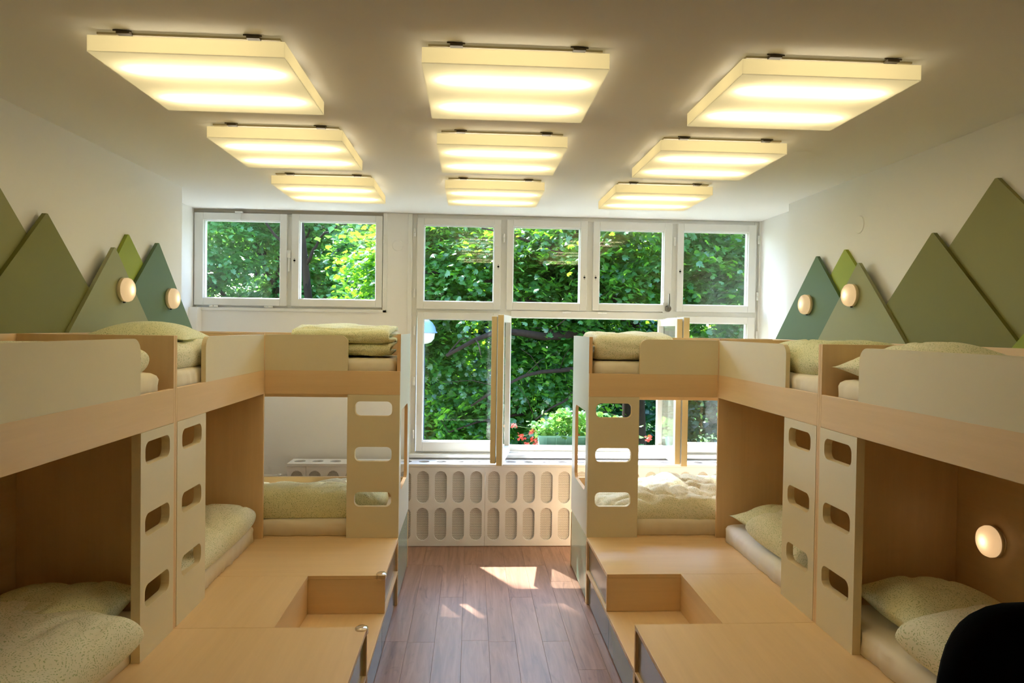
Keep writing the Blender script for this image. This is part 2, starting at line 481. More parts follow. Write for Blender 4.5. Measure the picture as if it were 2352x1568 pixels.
b = MB(); b.tube([(-1.497, 5.975, 2.33), (-1.497, 5.975, 2.19)], 0.006, 8); b.box(-1.51, -1.485, 5.968, 5.99, 2.30, 2.36)
b.build('latch', WINP, win1, (-1.497, 5.975, 2.19))
b = MB(); b.box(-1.925, -1.865, 5.955, 5.98, 2.655, 2.667); b.box(-1.905, -1.885, 5.965, 5.985, 2.60, 2.66)
b.build('stay_hook', WINP, win1, (-1.9, 5.97, 2.6))

win2 = empty('window_2', (1.0, YW, 0.66), 'wide main window with open lower casements', None, None, 'structure')
b = MB()
frame_ring(b, -0.505, 2.445, 0.66, 2.688, (0.05, 0.04, 0.05, 0.035), 6.015, 6.17)
for xa, xb in ((0.235, 0.30), (0.955, 1.02), (1.68, 1.735)): b.box(xa, xb, 6.018, 6.165, 1.86, 2.66)
b.box(0.235, 0.335, 6.018, 6.165, 0.70, 1.86); b.box(1.637, 1.745, 6.018, 6.165, 0.70, 1.86)
b.box(-0.46, 2.41, 6.012, 6.16, 1.838, 1.912)
b.box(0.33, 1.64, 5.995, 6.16, 1.842, 1.90)
b.box(0.33, 1.64, 6.05, 6.17, 0.70, 0.747)
o = b.build('window_frame', WINP, win2, (1.0, 6.015, 0.66)); bevel(o, 0.004)
b = MB(); b.box(-0.53, -0.495, 5.985, 6.02, 0.66, 2.688); b.box(2.437, 2.455, 5.985, 6.02, 0.66, 2.688)
bevel(b.build('trim_board', WINP, win2, (1, 5.985, 0.66)), 0.004)
sash(win2, -0.456, 0.240, 1.902, 2.652, -0.399, 0.182, 1.966, 2.598, key=(0.219, 2.262), hinges=((-0.475, 2.53), (-0.475, 2.03)))
sash(win2, 0.288, 0.965, 1.905, 2.655, 0.342, 0.906, 1.967, 2.598, key=(0.943, 2.185), hinges=((0.80, 1.893, True), (0.262, 2.50)))
sash(win2, 1.015, 1.685, 1.909, 2.656, 1.070, 1.620, 1.967, 2.590, key=(1.038, 2.185), hinges=((1.10, 1.893, True), (1.708, 2.50)))
sash(win2, 1.733, 2.413, 1.912, 2.656, 1.787, 2.346, 1.968, 2.592, key=(1.758, 2.25), hinges=((2.428, 2.53), (2.428, 2.05)))
sash(win2, -0.447, 0.240, 0.716, 1.873, -0.397, 0.181, 0.795, 1.818, hinges=((-0.470, 1.72), (-0.470, 1.30), (-0.470, 0.86)))
sash(win2, 1.737, 2.413, 0.716, 1.872, 1.793, 2.348, 0.788, 1.818, hinges=((2.428, 1.72), (2.428, 0.9)))
b = MB(); b.lathe([(0.0001, -0.03), (0.02, -0.03), (0.026, -0.015), (0.03, 0.0)], 18, 'y', 0, (1.66, 5.992, 1.935))
b.tube([(1.66, 5.965, 1.94), (1.661, 5.955, 2.0), (1.660, 5.955, 2.06)], [0.009, 0.008, 0.006], 8)
b.build('window_handle', [STEEL], win2, (1.66, 5.98, 1.935))
b = MB(); b.box(1.615, 1.70, 5.985, 5.997, 1.90, 1.985)
b.build('handle_plate', WINP, win2, (1.66, 5.99, 1.9))

def leaf(win, hx, hy, fx, fy, z0, z1, side):
    """open double casement: hinge post (hx,hy) to free stile (fx,fy)"""
    d = Vector((fx - hx, fy - hy, 0)); L = d.length; d.normalize()
    nrm = Vector((-d.y, d.x, 0)) * side
    T = Matrix(((d.x, nrm.x, 0, hx), (d.y, nrm.y, 0, hy), (0, 0, 1, 0), (0, 0, 0, 1)))
    first = None
    for lay, (c0, c1, zz0, zz1, l1) in enumerate(((0.0, 0.046, z0, z1, L), (0.052, 0.094, z0 + 0.014, z1 - 0.012, L - 0.012))):
        b = MB(); fr = 0.052
        frame_ring(b, 0, l1, zz0, zz1, (fr, fr, 0.062, 0.055), c0, c1)
        me_v = [T @ Vector(v) for v in b.v]; b.v = [tuple(v) for v in me_v]
        # the yellowed free-stile edge is its own strip
        o = b.build('casement_sash', WINP, win, (hx, hy, zz0)); bevel(o, 0.003)
        e = MB(); e.box(l1 + 0.0002, l1 + 0.006, c0 + 0.002, c1 - 0.002, zz0 + 0.004, zz1 - 0.004)
        e.v = [tuple(T @ Vector(v)) for v in e.v]
        e.build('stile_edge', WINEDGE, o, (hx, hy, zz0))
        g = MB(); g.box(fr - 0.004, l1 - fr + 0.004, (c0 + c1) / 2 - 0.002, (c0 + c1) / 2 + 0.002, zz0 + 0.058, zz1 - 0.051)
        g.v = [tuple(T @ Vector(v)) for v in g.v]
        g.build('glass_pane', GLASS, o, (hx, hy, zz0))
leaf(win2, 0.335, 5.985, 0.245, 5.36, 0.715, 1.852, -1)
leaf(win2, 1.665, 5.985, 1.655, 5.36, 0.715, 1.852, -1)
b = MB(); b.box(-0.50, 2.45, 5.93, 6.02, 0.672, 0.700)
o = b.build('window_sill', WINP, win2, (1, 5.93, 0.672)); bevel(o, 0.005)
b = MB(); b.box(-0.5, 2.45, 6.17, 6.42, 0.66, 0.70); b.box(-0.5, 2.45, 6.10, 6.18, 0.66, 0.735)
o = b.build('outer_sill', m_plain('outer_sill_metal', (206, 206, 204), 0.4), win2, (1, 6.17, 0.66)); bevel(o, 0.004)

# ------------------------------------------------------------------ radiator cover
cover = empty('radiator_cover', (0.3, 5.83, 0), 'long white radiator cover with rows of pill-shaped perforated slots under the window', 'radiator cover')
CX0, CX1 = -1.434, 2.44; CF = 5.72; CB = 5.928; CZ = 0.66; PITCH = 0.1415
seams = [CX0]; x = 0.128 - 0.7075 * 3
while x < CX1 - 0.02:
    if x > CX0 + 0.03: seams.append(x)
    x += 0.7075
seams.append(CX1)
for i in range(len(seams) - 1):
    a, c = seams[i] + 0.001, seams[i + 1] - 0.001
    holes = []
    x = 0.128 - 0.7075 * 4 + PITCH * 0.5
    while x < CX1:
        if x - 0.05 > a and x + 0.05 < c:
            for (zb, zt) in ((0.049, 0.310), (0.347, 0.604)):
                holes.append(rrect(x - 0.0475, x + 0.0475, zb, zt, 0.0472, 8))
        x += PITCH
    pn = plate('front_panel', [(a, 0.004), (c, 0.004), (c, CZ - 0.022), (a, CZ - 0.022)], holes, 'xz', CF, CF + 0.018, [COVERP] * 3, cover)
    mb = MB(); mb.box(a + 0.01, c - 0.01, CF + 0.0185, CF + 0.0205, 0.02, CZ - 0.03)
    mb.build('perforated_sheet', PERF, pn, ((a + c) / 2, CF + 0.019, 0.02))
holes = []
x = 0.128 - 0.7075 * 4 + PITCH * 0.5
while x < CX1:
    if x - 0.06 > CX0 and x + 0.06 < CX1:
        holes.append([(x + 0.044 * math.cos(2 * math.pi * k / 24), 5.83 + 0.044 * math.sin(2 * math.pi * k / 24)) for k in range(24)])
    x += PITCH
plate('top_board', [(CX0, CF - 0.004), (CX1, CF - 0.004), (CX1, CB), (CX0, CB)], holes, 'xy', CZ - 0.02, CZ, [COVERP] * 3, cover)
box('side_panel', (CX0, CX0 + 0.018, CF + 0.02, CB, 0.004, CZ - 0.021), COVERP, cover)
b = MB(); b.box(CX0 + 0.1, CX1 - 0.1, 5.80, 5.90, 0.10, 0.56)
b.build('radiator_body', m_plain('radiator_enamel', (190, 186, 180), 0.5), cover, (0.5, 5.85, 0.1))
b = MB(); b.tube([(-2.25, 5.945, 0.518), (-1.45, 5.945, 0.514)], 0.014, 12); b.tube([(-1.56, 5.945, 0.5145), (-1.53, 5.945, 0.5145)], 0.018, 12)
b.tube([(-2.25, 5.945, 0.47), (-1.45, 5.945, 0.466)], 0.014, 12)
tag(b.build('heating_pipe', PIPEP, None, (-1.85, 5.945, 0.47), True), 'white painted heating pipe running along the wall into the radiator cover', 'pipe')

# ------------------------------------------------------------------ bunk beds and storage platforms
ZP, ZB2, ZB1, ZT = 0.424, 1.323, 1.470, 1.698
TB = 0.833; TBK = 1.485
SIDES = {'left': (-0.440, -1), 'right': (0.754, 1)}

def X(side, t):
    a, s = SIDES[side]; return a + s * t
def tbox(name, side, t0, t1, y0, y1, z0, z1, mat, parent, bev=0.0015):
    return box(name, (X(side, t0), X(side, t1), y0, y1, z0, z1), mat, parent, bev)

LZ = (1.235, 0.950, 0.667)
def ladder_holes(c):
    return [rrect(c - 0.115, c + 0.115, z - 0.046, z + 0.046, 0.033) for z in LZ]

def long_bed(side, y0, y1, ladder_far, label, group):
    """bunk along the side wall, y0 near .. y1 far; ladder at its far (True) or near end"""
    xb = X(side, TB)
    e = empty('bunk_bed', (X(side, 1.15), (y0 + y1) / 2, ZP), label, 'bunk bed', group)
    th = 0.018
    s = SIDES[side][1]
    tbox('end_panel', side, TB, TBK, y0, y0 + th, ZP + 0.0005, ZT, W_Z, e)
    tbox('end_panel', side, TB, TBK, y1 - th, y1, ZP + 0.0005, ZT, W_Z, e)
    tbox('back_panel', side, TBK, TBK + 0.02, y0, y1, ZP + 0.0005, ZT, W_Y, e)
    a, b_ = y0 + th, y1 - th
    tbox('front_beam', side, TB, TB + 0.02, a, b_, ZB2, ZB1, W_Y, e)
    tbox('base_board', side, TB + 0.02, TBK, a, b_, 1.405, 1.430, W_Y, e)
    if ladder_far: l0, l1, g0, g1, rr = y1 - th - 0.309, b_, a, y1 - th - 0.309, (0, 0, 0.055, 0)
    else: l0, l1, g0, g1, rr = a, a + 0.337, a + 0.337, b_, (0, 0, 0, 0.055)
    plate('guard_rail', rrect(g0, g1, ZB1, ZT - 0.008, rr), [], 'yz', xb, xb + s * 0.022, [CREAM, CREAM, CREAM_EDGE], e)
    plate('ladder_panel', [(l0, ZP + 0.0005), (l1, ZP + 0.0005), (l1, ZB2 - 0.001), (l0, ZB2 - 0.001)], ladder_holes((l0 + l1) / 2), 'yz', xb - s * 0.002, xb + s * 0.033,
          [CREAM, CREAM, CREAM_EDGE], e)
    return e

def corner_bed(side, label, group):
    s = SIDES[side][1]
    e = empty('corner_bunk_bed', (X(side, 0.75), 4.88, ZP), label, 'bunk bed', group)
    y0, y1 = 4.52, 5.24
    hole = rrect(4.625, 5.095, 0.695, 1.215, 0.05)
    plate('end_panel', [(y0 + 0.021, ZP + 0.0005), (y1, ZP + 0.0005), (y1, ZT + 0.004), (y0 + 0.021, ZT + 0.004)], [hole], 'yz', X(side, 0.0), X(side, 0.022), [PALE, W_Z, W_EDGE], e)
    tbox('front_beam', side, 0.0, TB - 0.0005, y0, y0 + 0.02, ZB2, ZB1, W_X, e)
    plate('guard_rail', rrect(*sorted((X(side, 0.325), X(side, TB - 0.0005))), ZB1, ZT - 0.006, (0, 0, 0.05, 0) if s < 0 else (0, 0, 0, 0.05)), [], 'xz', y0, y0 + 0.022,
          [CREAM, CREAM, CREAM_EDGE], e)
    a, c = sorted((X(side, 0.0), X(side, 0.324)))
    plate('ladder_panel', [(a, ZP + 0.0005), (c, ZP + 0.0005), (c, ZB2 - 0.001), (a, ZB2 - 0.001)], ladder_holes((a + c) / 2 - s * 0.0), 'xz', y0 - 0.004, y0 + 0.030,
          [CREAM, CREAM, CREAM_EDGE], e)
    tbox('upper_back_panel', side, 0.022, TBK + 0.02, y1 - 0.02, y1, 1.236, ZT, W_X, e)
    tbox('lower_back_panel', side, 0.022, TBK + 0.02, y1 - 0.02, y1, ZP + 0.0005, 0.66, W_X, e)
    tbox('side_panel', side, TBK, TBK + 0.02, y0, y1 - 0.021, ZP + 0.0005, ZT, W_Z, e)
    tbox('base_board', side, 0.022, TBK, y0 + 0.022, y1 - 0.02, 1.405, 1.430, W_X, e)
    return e

def drawer(parent, side, y0, y1, z0, z1, mat, edge=None):
    o = tbox('drawer_front', side, 0.014, 0.032, y0, y1, z0, z1, mat, parent, 0.001)
    if edge:
        tbox('finger_edge', side, 0.0145, 0.0315, y0 + 0.001, y1 - 0.001, z1 + 0.0002, z1 + 0.003, edge, o, 0)
    return o

def platform(side, kind, label):
    s = SIDES[side][1]
    if kind == 'near':
        e = empty('storage_platform', (X(side, 0.7), 2.45, 0), label, 'platform')
        y0, y1 = 1.72, 3.1745
        tbox('top_panel', side, 0.0, TBK + 0.03, y0, y1, ZP - 0.02, ZP, W_Y, e)
        tbox('end_panel', side, 0.0, TBK + 0.03, y1 - 0.02, y1, 0.002, ZP - 0.0205, W_Z, e)
        tbox('end_panel', side, 0.0, TBK + 0.03, y0, y0 + 0.02, 0.002, ZP - 0.0205, W_Z, e)
        tbox('middle_shelf', side, 0.0, 0.5, y0 + 0.0205, y1 - 0.0205, 0.200, 0.216, W_Y, e)
        mt = D_OLIVE if side == 'left' else D_KHAKI
        for (a, b_) in ((y0 + 0.024, 2.44), (2.446, y1 - 0.024)):
            drawer(e, side, a, b_, 0.222, ZP - 0.036, mt, D_LIME if side == 'left' else None)
            drawer(e, side, a, b_, 0.012, 0.186, D_GREY)
    elif kind == 'step':
        e = empty('step_platform', (X(side, 0.7), 3.5, 0), label, 'platform')
        y0, y1 = 3.176, 3.8295
        tbox('top_panel', side, 0.405, TBK + 0.03, y0, y1, ZP - 0.02, ZP, W_Y, e)
        tbox('riser_panel', side, 0.407, 0.425, y0, y1, 0.2205, ZP - 0.0205, W_Y, e)
        tbox('step_board', side, 0.0, 0.425, y0, y1, 0.200, 0.220, W_Y, e)
        tbox('end_panel', side, 0.0, TBK, y0, y0 + 0.018, 0.002, 0.1995, W_Z, e)
        drawer(e, side, y0 + 0.021, y1 - 0.003, 0.010, 0.184, D_OLIVE if side == 'right' else D_GREY, D_LIME if side == 'right' else None)
    elif kind == 'far':
        e = empty('storage_platform', (X(side, 0.7), 4.17, 0), label, 'platform')
        y0, y1 = 3.8305, 4.5195
        tbox('top_panel', side, 0.0, TBK + 0.03, y0, y1, ZP - 0.02, ZP, W_X, e)
        tbox('front_panel', side, 0.0, TBK + 0.03, y0 + 0.001, y0 + 0.019, 0.2205, ZP - 0.0205, W_X, e)
        tbox('end_panel', side, 0.0, TBK + 0.03, y1 - 0.02, y1, 0.002, ZP - 0.0205, W_Z, e)
        tbox('middle_shelf', side, 0.0, 0.5, y0 + 0.001, y1 - 0.0205, 0.200, 0.220, W_Y, e)
        drawer(e, side, y0 + 0.021, y1 - 0.024, 0.224, ZP - 0.036, D_KHAKI)
        drawer(e, side, y0 + 0.003, y1 - 0.024, 0.010, 0.184, D_GREY)
    else:
        e = empty('storage_platform', (X(side, 0.7), 4.88, 0), label, 'platform')
        y0, y1 = 4.5205, 5.24
        tbox('top_panel', side, 0.012, TBK + 0.03, y0, y1, ZP - 0.02, ZP, W_X, e)
        tbox('end_panel', side, 0.0, TBK + 0.03, y1 - 0.018, y1, 0.002, ZP - 0.0205, W_Z, e)
        tbox('end_panel', side, 0.0, TBK + 0.03, y0, y0 + 0.012, 0.002, ZP - 0.0205, W_Z, e)
        tbox('cupboard_door', side, 0.002, 0.020, y0 + 0.014, y1 - 0.020, 0.020, ZP - 0.004, D_MINT, e)
    return e

for side in ('left', 'right'):
    near_l = 'left' if side == 'left' else 'right'
    platform(side, 'near', f'maple storage platform with drawers in the {near_l} front corner, nearest the viewer')
    platform(side, 'step', f'maple platform piece with a lowered step notch on the {near_l} of the aisle')
    platform(side, 'far', f'maple platform with two drawers just beyond the step on the {near_l} of the aisle')
    platform(side, 'corner', f'base with a mint green door under the {near_l} window-side corner bunk')
    long_bed(side, 1.75, 3.1745, True, f'maple bunk bed along the {near_l} wall, the one nearest the viewer', 'bunk beds')
    long_bed(side, 3.1755, 4.5195, False, f'maple bunk bed along the {near_l} wall between the nearest bunk and the corner bunk', 'bunk beds')
    corner_bed(side, f'maple corner bunk bed set crosswise by the window on the {near_l}', 'bunk beds')

def guard(x, y, z, sx, sy, label):
    b = MB()
    b.lathe([(0.0001, 0.006), (0.016, 0.005), (0.021, 0.0), (0.021, -0.02), (0.017, -0.026)], 16, 'z', 0, (0, 0, 0))
    o = b.build('corner_protector', CLEAR, None, (0, 0, 0), True); o.location = (x, y, z + 0.002)
    o.scale = (1.4, 1.7, 1.1)
    tag(o, label, 'corner protector')
guard(X('left', 0.022), 3.850, ZP, -1, -1, 'clear plastic corner protector on the platform corner above the left step')
guard(X('left', 0.022), 3.155, ZP, -1, 1, 'clear plastic corner protector on the near left platform, beside the step notch')

# ------------------------------------------------------------------ green mountains on the walls
def mountain(side, layer, poly, mat, label):
    wall = WLX if side == 'left' else WRX
    s = 1 if side == 'left' else -1
    c0 = wall + s * (0.002 + 0.0205 * layer); c1 = c0 + s * 0.020
    o = plate('mountain_board', poly, [], 'yz', c1, c0, [mat] * 3)
    return tag(o, label, 'wall board', f'green mountain boards on the {side} wall')
def tri_poly(ay, az, ly, ry, zb, cap=0.006):
    """triangle with a slightly blunted apex"""
    k = cap / (az - zb)
    return [(ly, zb), (ry, zb), (ay + (ry - ay) * k, az - cap), (ay + (ly - ay) * k, az - cap)]
ZM = 1.45
mountain('left', 1, tri_poly(4.597, 2.255, 4.597 - 0.332 * (2.255 - ZM) / 0.30, 4.597 + 0.554 * (2.255 - ZM) / 0.545, ZM), G_DARK, 'dark green triangular board on the left wall, closest to the window')
mountain('left', 2, tri_poly(4.006, 2.162, 4.006 - 0.438 * (2.162 - ZM) / 0.458, 4.006 + 0.461 * (2.162 - ZM) / 0.458, ZM), G_SAGE, 'sage green triangular board with a round lamp, in front on the left wall')
mountain('left', 0, tri_poly(4.247, 2.262, 4.247 - 0.9 * (2.262 - ZM), 4.247 + 0.202 * (2.262 - ZM) / 0.17, ZM), G_LIME, 'lime green triangular board peeping out between two boards on the left wall')
mountain('left', 1, tri_poly(3.418, 2.252, 3.418 - 0.288 * (2.252 - ZM) / 0.28, 3.418 + 0.366 * (2.252 - ZM) / 0.328, ZM), G_OLIVE, 'big olive green triangular board on the left wall')
mountain('left', 0, tri_poly(2.99, 2.428, 2.99 - 1.0, 2.99 + 1.0 * (2.428 - ZM) / 0.93, ZM), G_MOSS, 'moss green triangular board cut off by the left picture edge')
mountain('right', 1, tri_poly(4.624, 2.260, 4.624 - 0.302 * (2.26 - ZM) / 0.285, 4.624 + 0.603 * (2.26 - ZM) / 0.552, ZM), G_DARK, 'dark green triangular board on the right wall, closest to the window')
mountain('right', 2, tri_poly(4.072, 2.166, 4.072 - 0.472 * (2.166 - ZM) / 0.464, 4.072 + 0.463 * (2.166 - ZM) / 0.459, ZM), G_SAGE, 'sage green triangular board with a round lamp, in front on the right wall')
mountain('right', 0, tri_poly(4.305, 2.270, 4.305 - 1.1 * (2.27 - ZM), 4.305 + 0.174 * (2.27 - ZM) / 0.156, ZM), G_LIME, 'lime green triangular board peeping out between two boards on the right wall')
mountain('right', 1, tri_poly(3.431, 2.257, 3.431 - 0.576 * (2.257 - ZM) / 0.540, 3.431 + 0.381 * (2.257 - ZM) / 0.347, ZM), G_OLIVE, 'big olive green triangular board on the right wall')
mountain('right', 0, tri_poly(3.035, 2.445, 3.035 - 1.1 * (2.445 - ZM), 3.035 + 0.303 * (2.445 - ZM) / 0.276, ZM), G_MOSS, 'tallest moss green triangular board at the right picture edge')
mountain('right', 2, tri_poly(2.52, 2.02, 2.52 - 0.5, 2.52 + 0.30 * (2.02 - ZM) / 0.28, ZM), G_LIME, 'lime green board tip at the far right picture edge above the bunk')

# ------------------------------------------------------------------ round wall lamps
def wall_lamp(side, x, y, z, label, switch=True):
    s = 1 if side == 'left' else -1
    e = empty('wall_lamp', (x, y, z), label, 'lamp', 'round bunk lamps')
    b = MB(); b.lathe([(0.060, 0.0), (0.066, 0.004 * s), (0.066, 0.018 * s), (0.060, 0.020 * s)], 32, 'x', 0, (x, y, z))
    b.build('base_ring', m_base_ring, e, (x, y, z), True)
    b = MB(); b.lathe([(0.058, 0.016 * s), (0.066, 0.022 * s), (0.0665, 0.032 * s), (0.062, 0.044 * s), (0.050, 0.053 * s), (0.03, 0.0575 * s), (0.0001, 0.059 * s)], 32, 'x', 0, (x, y, z))
    b.build('lamp_shade', SHADE, e, (x, y, z), True)
    b = MB(); b.lathe([(0.0001, 0.022 * s), (0.012, 0.024 * s), (0.017, 0.034 * s), (0.012, 0.044 * s), (0.0001, 0.048 * s)], 14, 'x', 0, (x, y, z))
    b.build('bulb', BULB, e, (x, y, z), True)
    if switch:
        b = MB(); b.tube([(x + s * 0.012, y, z - 0.064), (x + s * 0.012, y, z - 0.073)], 0.007, 10)
        b.build('switch', BLACKP, e, (x, y, z - 0.066))
    return e
m_base_ring = m_plain('lamp_base_enamel', (222, 206, 170), 0.4)
wl = WLX + 0.002 + 0.0205; wr = WRX - 0.002 - 0.0205
wall_lamp('left', wl + 0.041, 4.085, 1.932, 'round lit lamp on the sage green board of the left wall')
wall_lamp('left', wl + 0.0205, 4.754, 1.911, 'round lit lamp on the dark green board of the left wall')
wall_lamp('right', wr - 0.0205, 4.718, 1.939, 'round lit lamp on the dark green board of the right wall')
wall_lamp('right', wr - 0.041, 4.112, 1.974, 'round lit lamp on the sage green board of the right wall')
wall_lamp('right', X('right', TBK) - 0.0005, 2.913, 0.874, 'round lit lamp on the wood back panel inside the lower bunk on the right', False)

# ------------------------------------------------------------------ ceiling lamps
LX = (-0.931, 0.138, 1.217); LY = (2.394, 3.441, 4.522); LS = 0.625
def ceiling_lamp(cx, y0, label):
    cy = y0 + LS / 2; h = LS / 2
    e = empty('ceiling_lamp', (cx, cy, 2.6187), label, 'lamp', 'square ceiling lamps')
    b = MB(); b.box(cx - h + 0.02, cx + h - 0.02, cy - h + 0.02, cy + h - 0.02, 2.683, ZC - 0.0003)
    b.build('base_plate', m_lamp_base, e, (cx, cy, 2.683))
    z0, z1 = 2.6187, 2.6720
    b = MB(); b.box(cx - h, cx + h, cy - h, cy + h, z0, z0 + 0.003)
    b.build('diffuser', DIFF, e, (cx, cy, z0))
    b = MB(); t = 0.003
    b.box(cx - h, cx + h, cy - h, cy - h + t, z0 + 0.003, z1); b.box(cx - h, cx + h, cy + h - t, cy + h, z0 + 0.003, z1)
    b.box(cx - h, cx - h + t, cy - h + t, cy + h - t, z0 + 0.003, z1); b.box(cx + h - t, cx + h, cy - h + t, cy + h - t, z0 + 0.003, z1)
    b.build('diffuser_side', DIFF_SIDE, e, (cx, cy, z0))
    for dy in (-0.155, 0.150):
        b = MB(); b.tube([(cx - 0.255, cy + dy, 2.643), (cx + 0.255, cy + dy, 2.643)], 0.012, 10)
        b.build('tube', TUBE, e, (cx, cy + dy, 2.643), True)
    for dx in (-0.20, 0.21):
        b = MB(); b.box(cx + dx - 0.02, cx + dx + 0.022, cy - h - 0.006, cy - h + 0.02, 2.678, 2.687); b.tube([(cx + dx - 0.03, cy - h - 0.004, 2.688), (cx + dx + 0.03, cy - h - 0.004, 2.686)], 0.0025, 6)
        b.build('mounting_clip', m_clip, e, (cx + dx, cy - h, 2.678))
    return e
m_lamp_base = m_plain('lamp_base_white', (196, 184, 150), 0.6)
m_clip = m_plain('clip_metal', (96, 84, 62), 0.6)
ROWN = ('front row', 'middle row', 'row closest to the window'); COLN = ('left', 'middle', 'right')
for j in range(3):
    for i in range(3):
        ceiling_lamp(LX[i], LY[j], f'square lit ceiling lamp, {COLN[i]} one of the {ROWN[j]}')

# ------------------------------------------------------------------ bedding
def nz(x, y, z): return noise.noise(Vector((x, y, z)))
def soft(name, lx, ly, h, mat, seed=0, nx=56, ny=56, p=4.0, q=0.5, wrinkle=0.006, freq=7.0, crease=0.006, cfreq=4.0,
         pinch=0.0, flat=0.25, top=None, base=None, edge_noise=0.01, sag=0.0):
    """closed soft body on z>=0: a puffed upper sheet and a flatter lower sheet sewn at the rim"""
    vs = []; fs = []
    def uvmap(u): return math.copysign(1 - (1 - abs(u)) ** 1.6, u)
    for layer in (0, 1):
        for j in range(ny + 1):
            for i in range(nx + 1):
                u = uvmap(-1 + 2 * i / nx); v = uvmap(-1 + 2 * j / ny)
                x = lx / 2 * u * (1 - pinch * (1 - v * v) * abs(u) ** 3)
                y = ly / 2 * v * (1 - pinch * (1 - u * u) * abs(v) ** 3)
                # round the outline a little
                rr = 0.06 * (abs(u) ** 6) * (abs(v) ** 6) * (0 if pinch else 1)
                x *= 1 - rr; y *= 1 - rr
                x += edge_noise * nz(x * 3 + seed, y * 3, 7.7) ; y += edge_noise * nz(x * 3, y * 3 + seed, 3.3)
                prof = max(0.0, (1 - abs(u) ** p) * (1 - abs(v) ** p)) ** q
                if layer == 0:
                    zz = h * (flat + (1 - flat) * prof)
                    if top: zz += top(x, y) * prof
                    n1 = nz(x * freq + seed, y * freq, seed * 1.7)
                    n2 = nz(x * cfreq - seed, y * cfreq * 0.7 + 3.1 * seed, seed * 0.3 + 5)
                    n3 = nz(x * cfreq * 1.9 + 4 * seed, y * cfreq * 1.5, seed + 9)
                    zz += wrinkle * n1 * (0.3 + prof) - crease * math.exp(-(n2 / 0.07) ** 2) * prof - 0.6 * crease * math.exp(-(n3 / 0.06) ** 2) * prof
                    zz += sag * nz(x * 2.2 + seed, y * 2.2, 1.1) * prof
                else:
                    zz = h * flat * (1 - min(1.0, prof * 1.6)) 
                    zz = max(zz, 0.0)
                if base: zz += base(x, y)
                vs.append((x, y, zz))
    N = (nx + 1) * (ny + 1)
    ix = lambda l, i, j: l * N + j * (nx + 1) + i
    for j in range(ny):
        for i in range(nx):
            fs.append((ix(0, i, j), ix(0, i + 1, j), ix(0, i + 1, j + 1), ix(0, i, j + 1)))
            fs.append((ix(1, i, j + 1), ix(1, i + 1, j + 1), ix(1, i + 1, j), ix(1, i, j)))
    # weld the rim
    mpv = {}
    for i in range(nx + 1):
        for j in (0, ny): mpv[ix(1, i, j)] = ix(0, i, j)
    for j in range(ny + 1):
        for i in (0, nx): mpv[ix(1, i, j)] = ix(0, i, j)
    fs = [tuple(mpv.get(k, k) for k in f) for f in fs]
    me = bpy.data.meshes.new(name); me.from_pydata(vs, [], fs)
    bm = bmesh.new(); bm.from_mesh(me)
    bmesh.ops.delete(bm, geom=[v for v in bm.verts if not v.link_faces], context='VERTS')
    bm.to_mesh(me); bm.free()
    return mesh_obj(name, me, mat, None, (0, 0, 0), True)

def mattress(side, t0, t1, y0, y1, z0, h, mat, label, seed):
    x0, x1 = sorted((X(side, t0), X(side, t1)))
    lx, ly = x1 - x0, y1 - y0
    nx = 44; ny = 60
    # rounded box lofted as a superellipsoid with a gathered sheet round its sides
    m_ = MB(); vs = []; fs = []
    per = []
    R = 0.05
    out = rrect(-lx / 2, lx / 2, -ly / 2, ly / 2, R, 6)
    # resample outline
    pts = []
    for i in range(len(out)):
        a = Vector(out[i]); b_ = Vector(out[(i + 1) % len(out)]); n = max(1, int((b_ - a).length / 0.018))
        for k in range(n): pts.append(a.lerp(b_, k / n))
    prof = [(0.022, 0.0), (0.006, 0.012), (0.0, 0.03), (0.0, 0.5), (0.0, 0.72), (0.006, 0.86), (0.02, 0.96), (0.045, 1.0)]
    n = len(pts)
    for ins, zz in prof:
        for k, p in enumerate(pts):
            sx = max(0.0, (lx / 2 - ins)) / (lx / 2); sy = max(0.0, (ly / 2 - ins)) / (ly / 2)
            x, y = p.x * sx, p.y * sy
            g = nz(x * 14 + seed, y * 14 - seed, zz * 2.0) * 0.010 * (1 if 0 < zz < 1 else 0.4)
            g += 0.006 * nz(x * 30 + seed, y * 40, zz * 1.0)
            d = Vector((x, y, 0)); 
            dn = Vector((math.copysign(1, x) * max(0, abs(x) - lx / 2 + 0.09), math.copysign(1, y) * max(0, abs(y) - ly / 2 + 0.09), 0))
            if dn.length > 1e-6: dn.normalize()
            vs.append((x + dn.x * g, y + dn.y * g, h * zz if zz > 0.01 else 0.0))
    L = len(prof)
    for r in range(L - 1):
        for k in range(n): fs.append((r * n + k, r * n + (k + 1) % n, (r + 1) * n + (k + 1) % n, (r + 1) * n + k))
    fs.append(tuple(range(n - 1, -1, -1)))
    # top sheet
    vs.append((0, 0, h * 1.02)); c = len(vs) - 1
    ring2 = len(vs)
    for k, p in enumerate(pts): vs.append((p.x * 0.6, p.y * 0.6, h * 1.02 + 0.004 * nz(p.x * 9 + seed, p.y * 9, 2)))
    for k in range(n):
        a = (L - 1) * n + k; b_ = (L - 1) * n + (k + 1) % n
        fs.append((a, b_, ring2 + (k + 1) % n, ring2 + k)); fs.append((ring2 + k, ring2 + (k + 1) % n, c))
    m_.add(vs, fs)
    o = m_.build('mattress', mat, None, (0, 0, 0), True)
    o.location = ((x0 + x1) / 2, (y0 + y1) / 2, z0 + 0.0006)
    return tag(o, label, 'mattress', 'cream sheeted mattresses')

def place(o, side, t, y, z, rz=0.0, rx=0.0, ry=0.0):
    o.location = (X(side, t), y, z); o.rotation_euler = (math.radians(rx), math.radians(ry), math.radians(rz)); return o

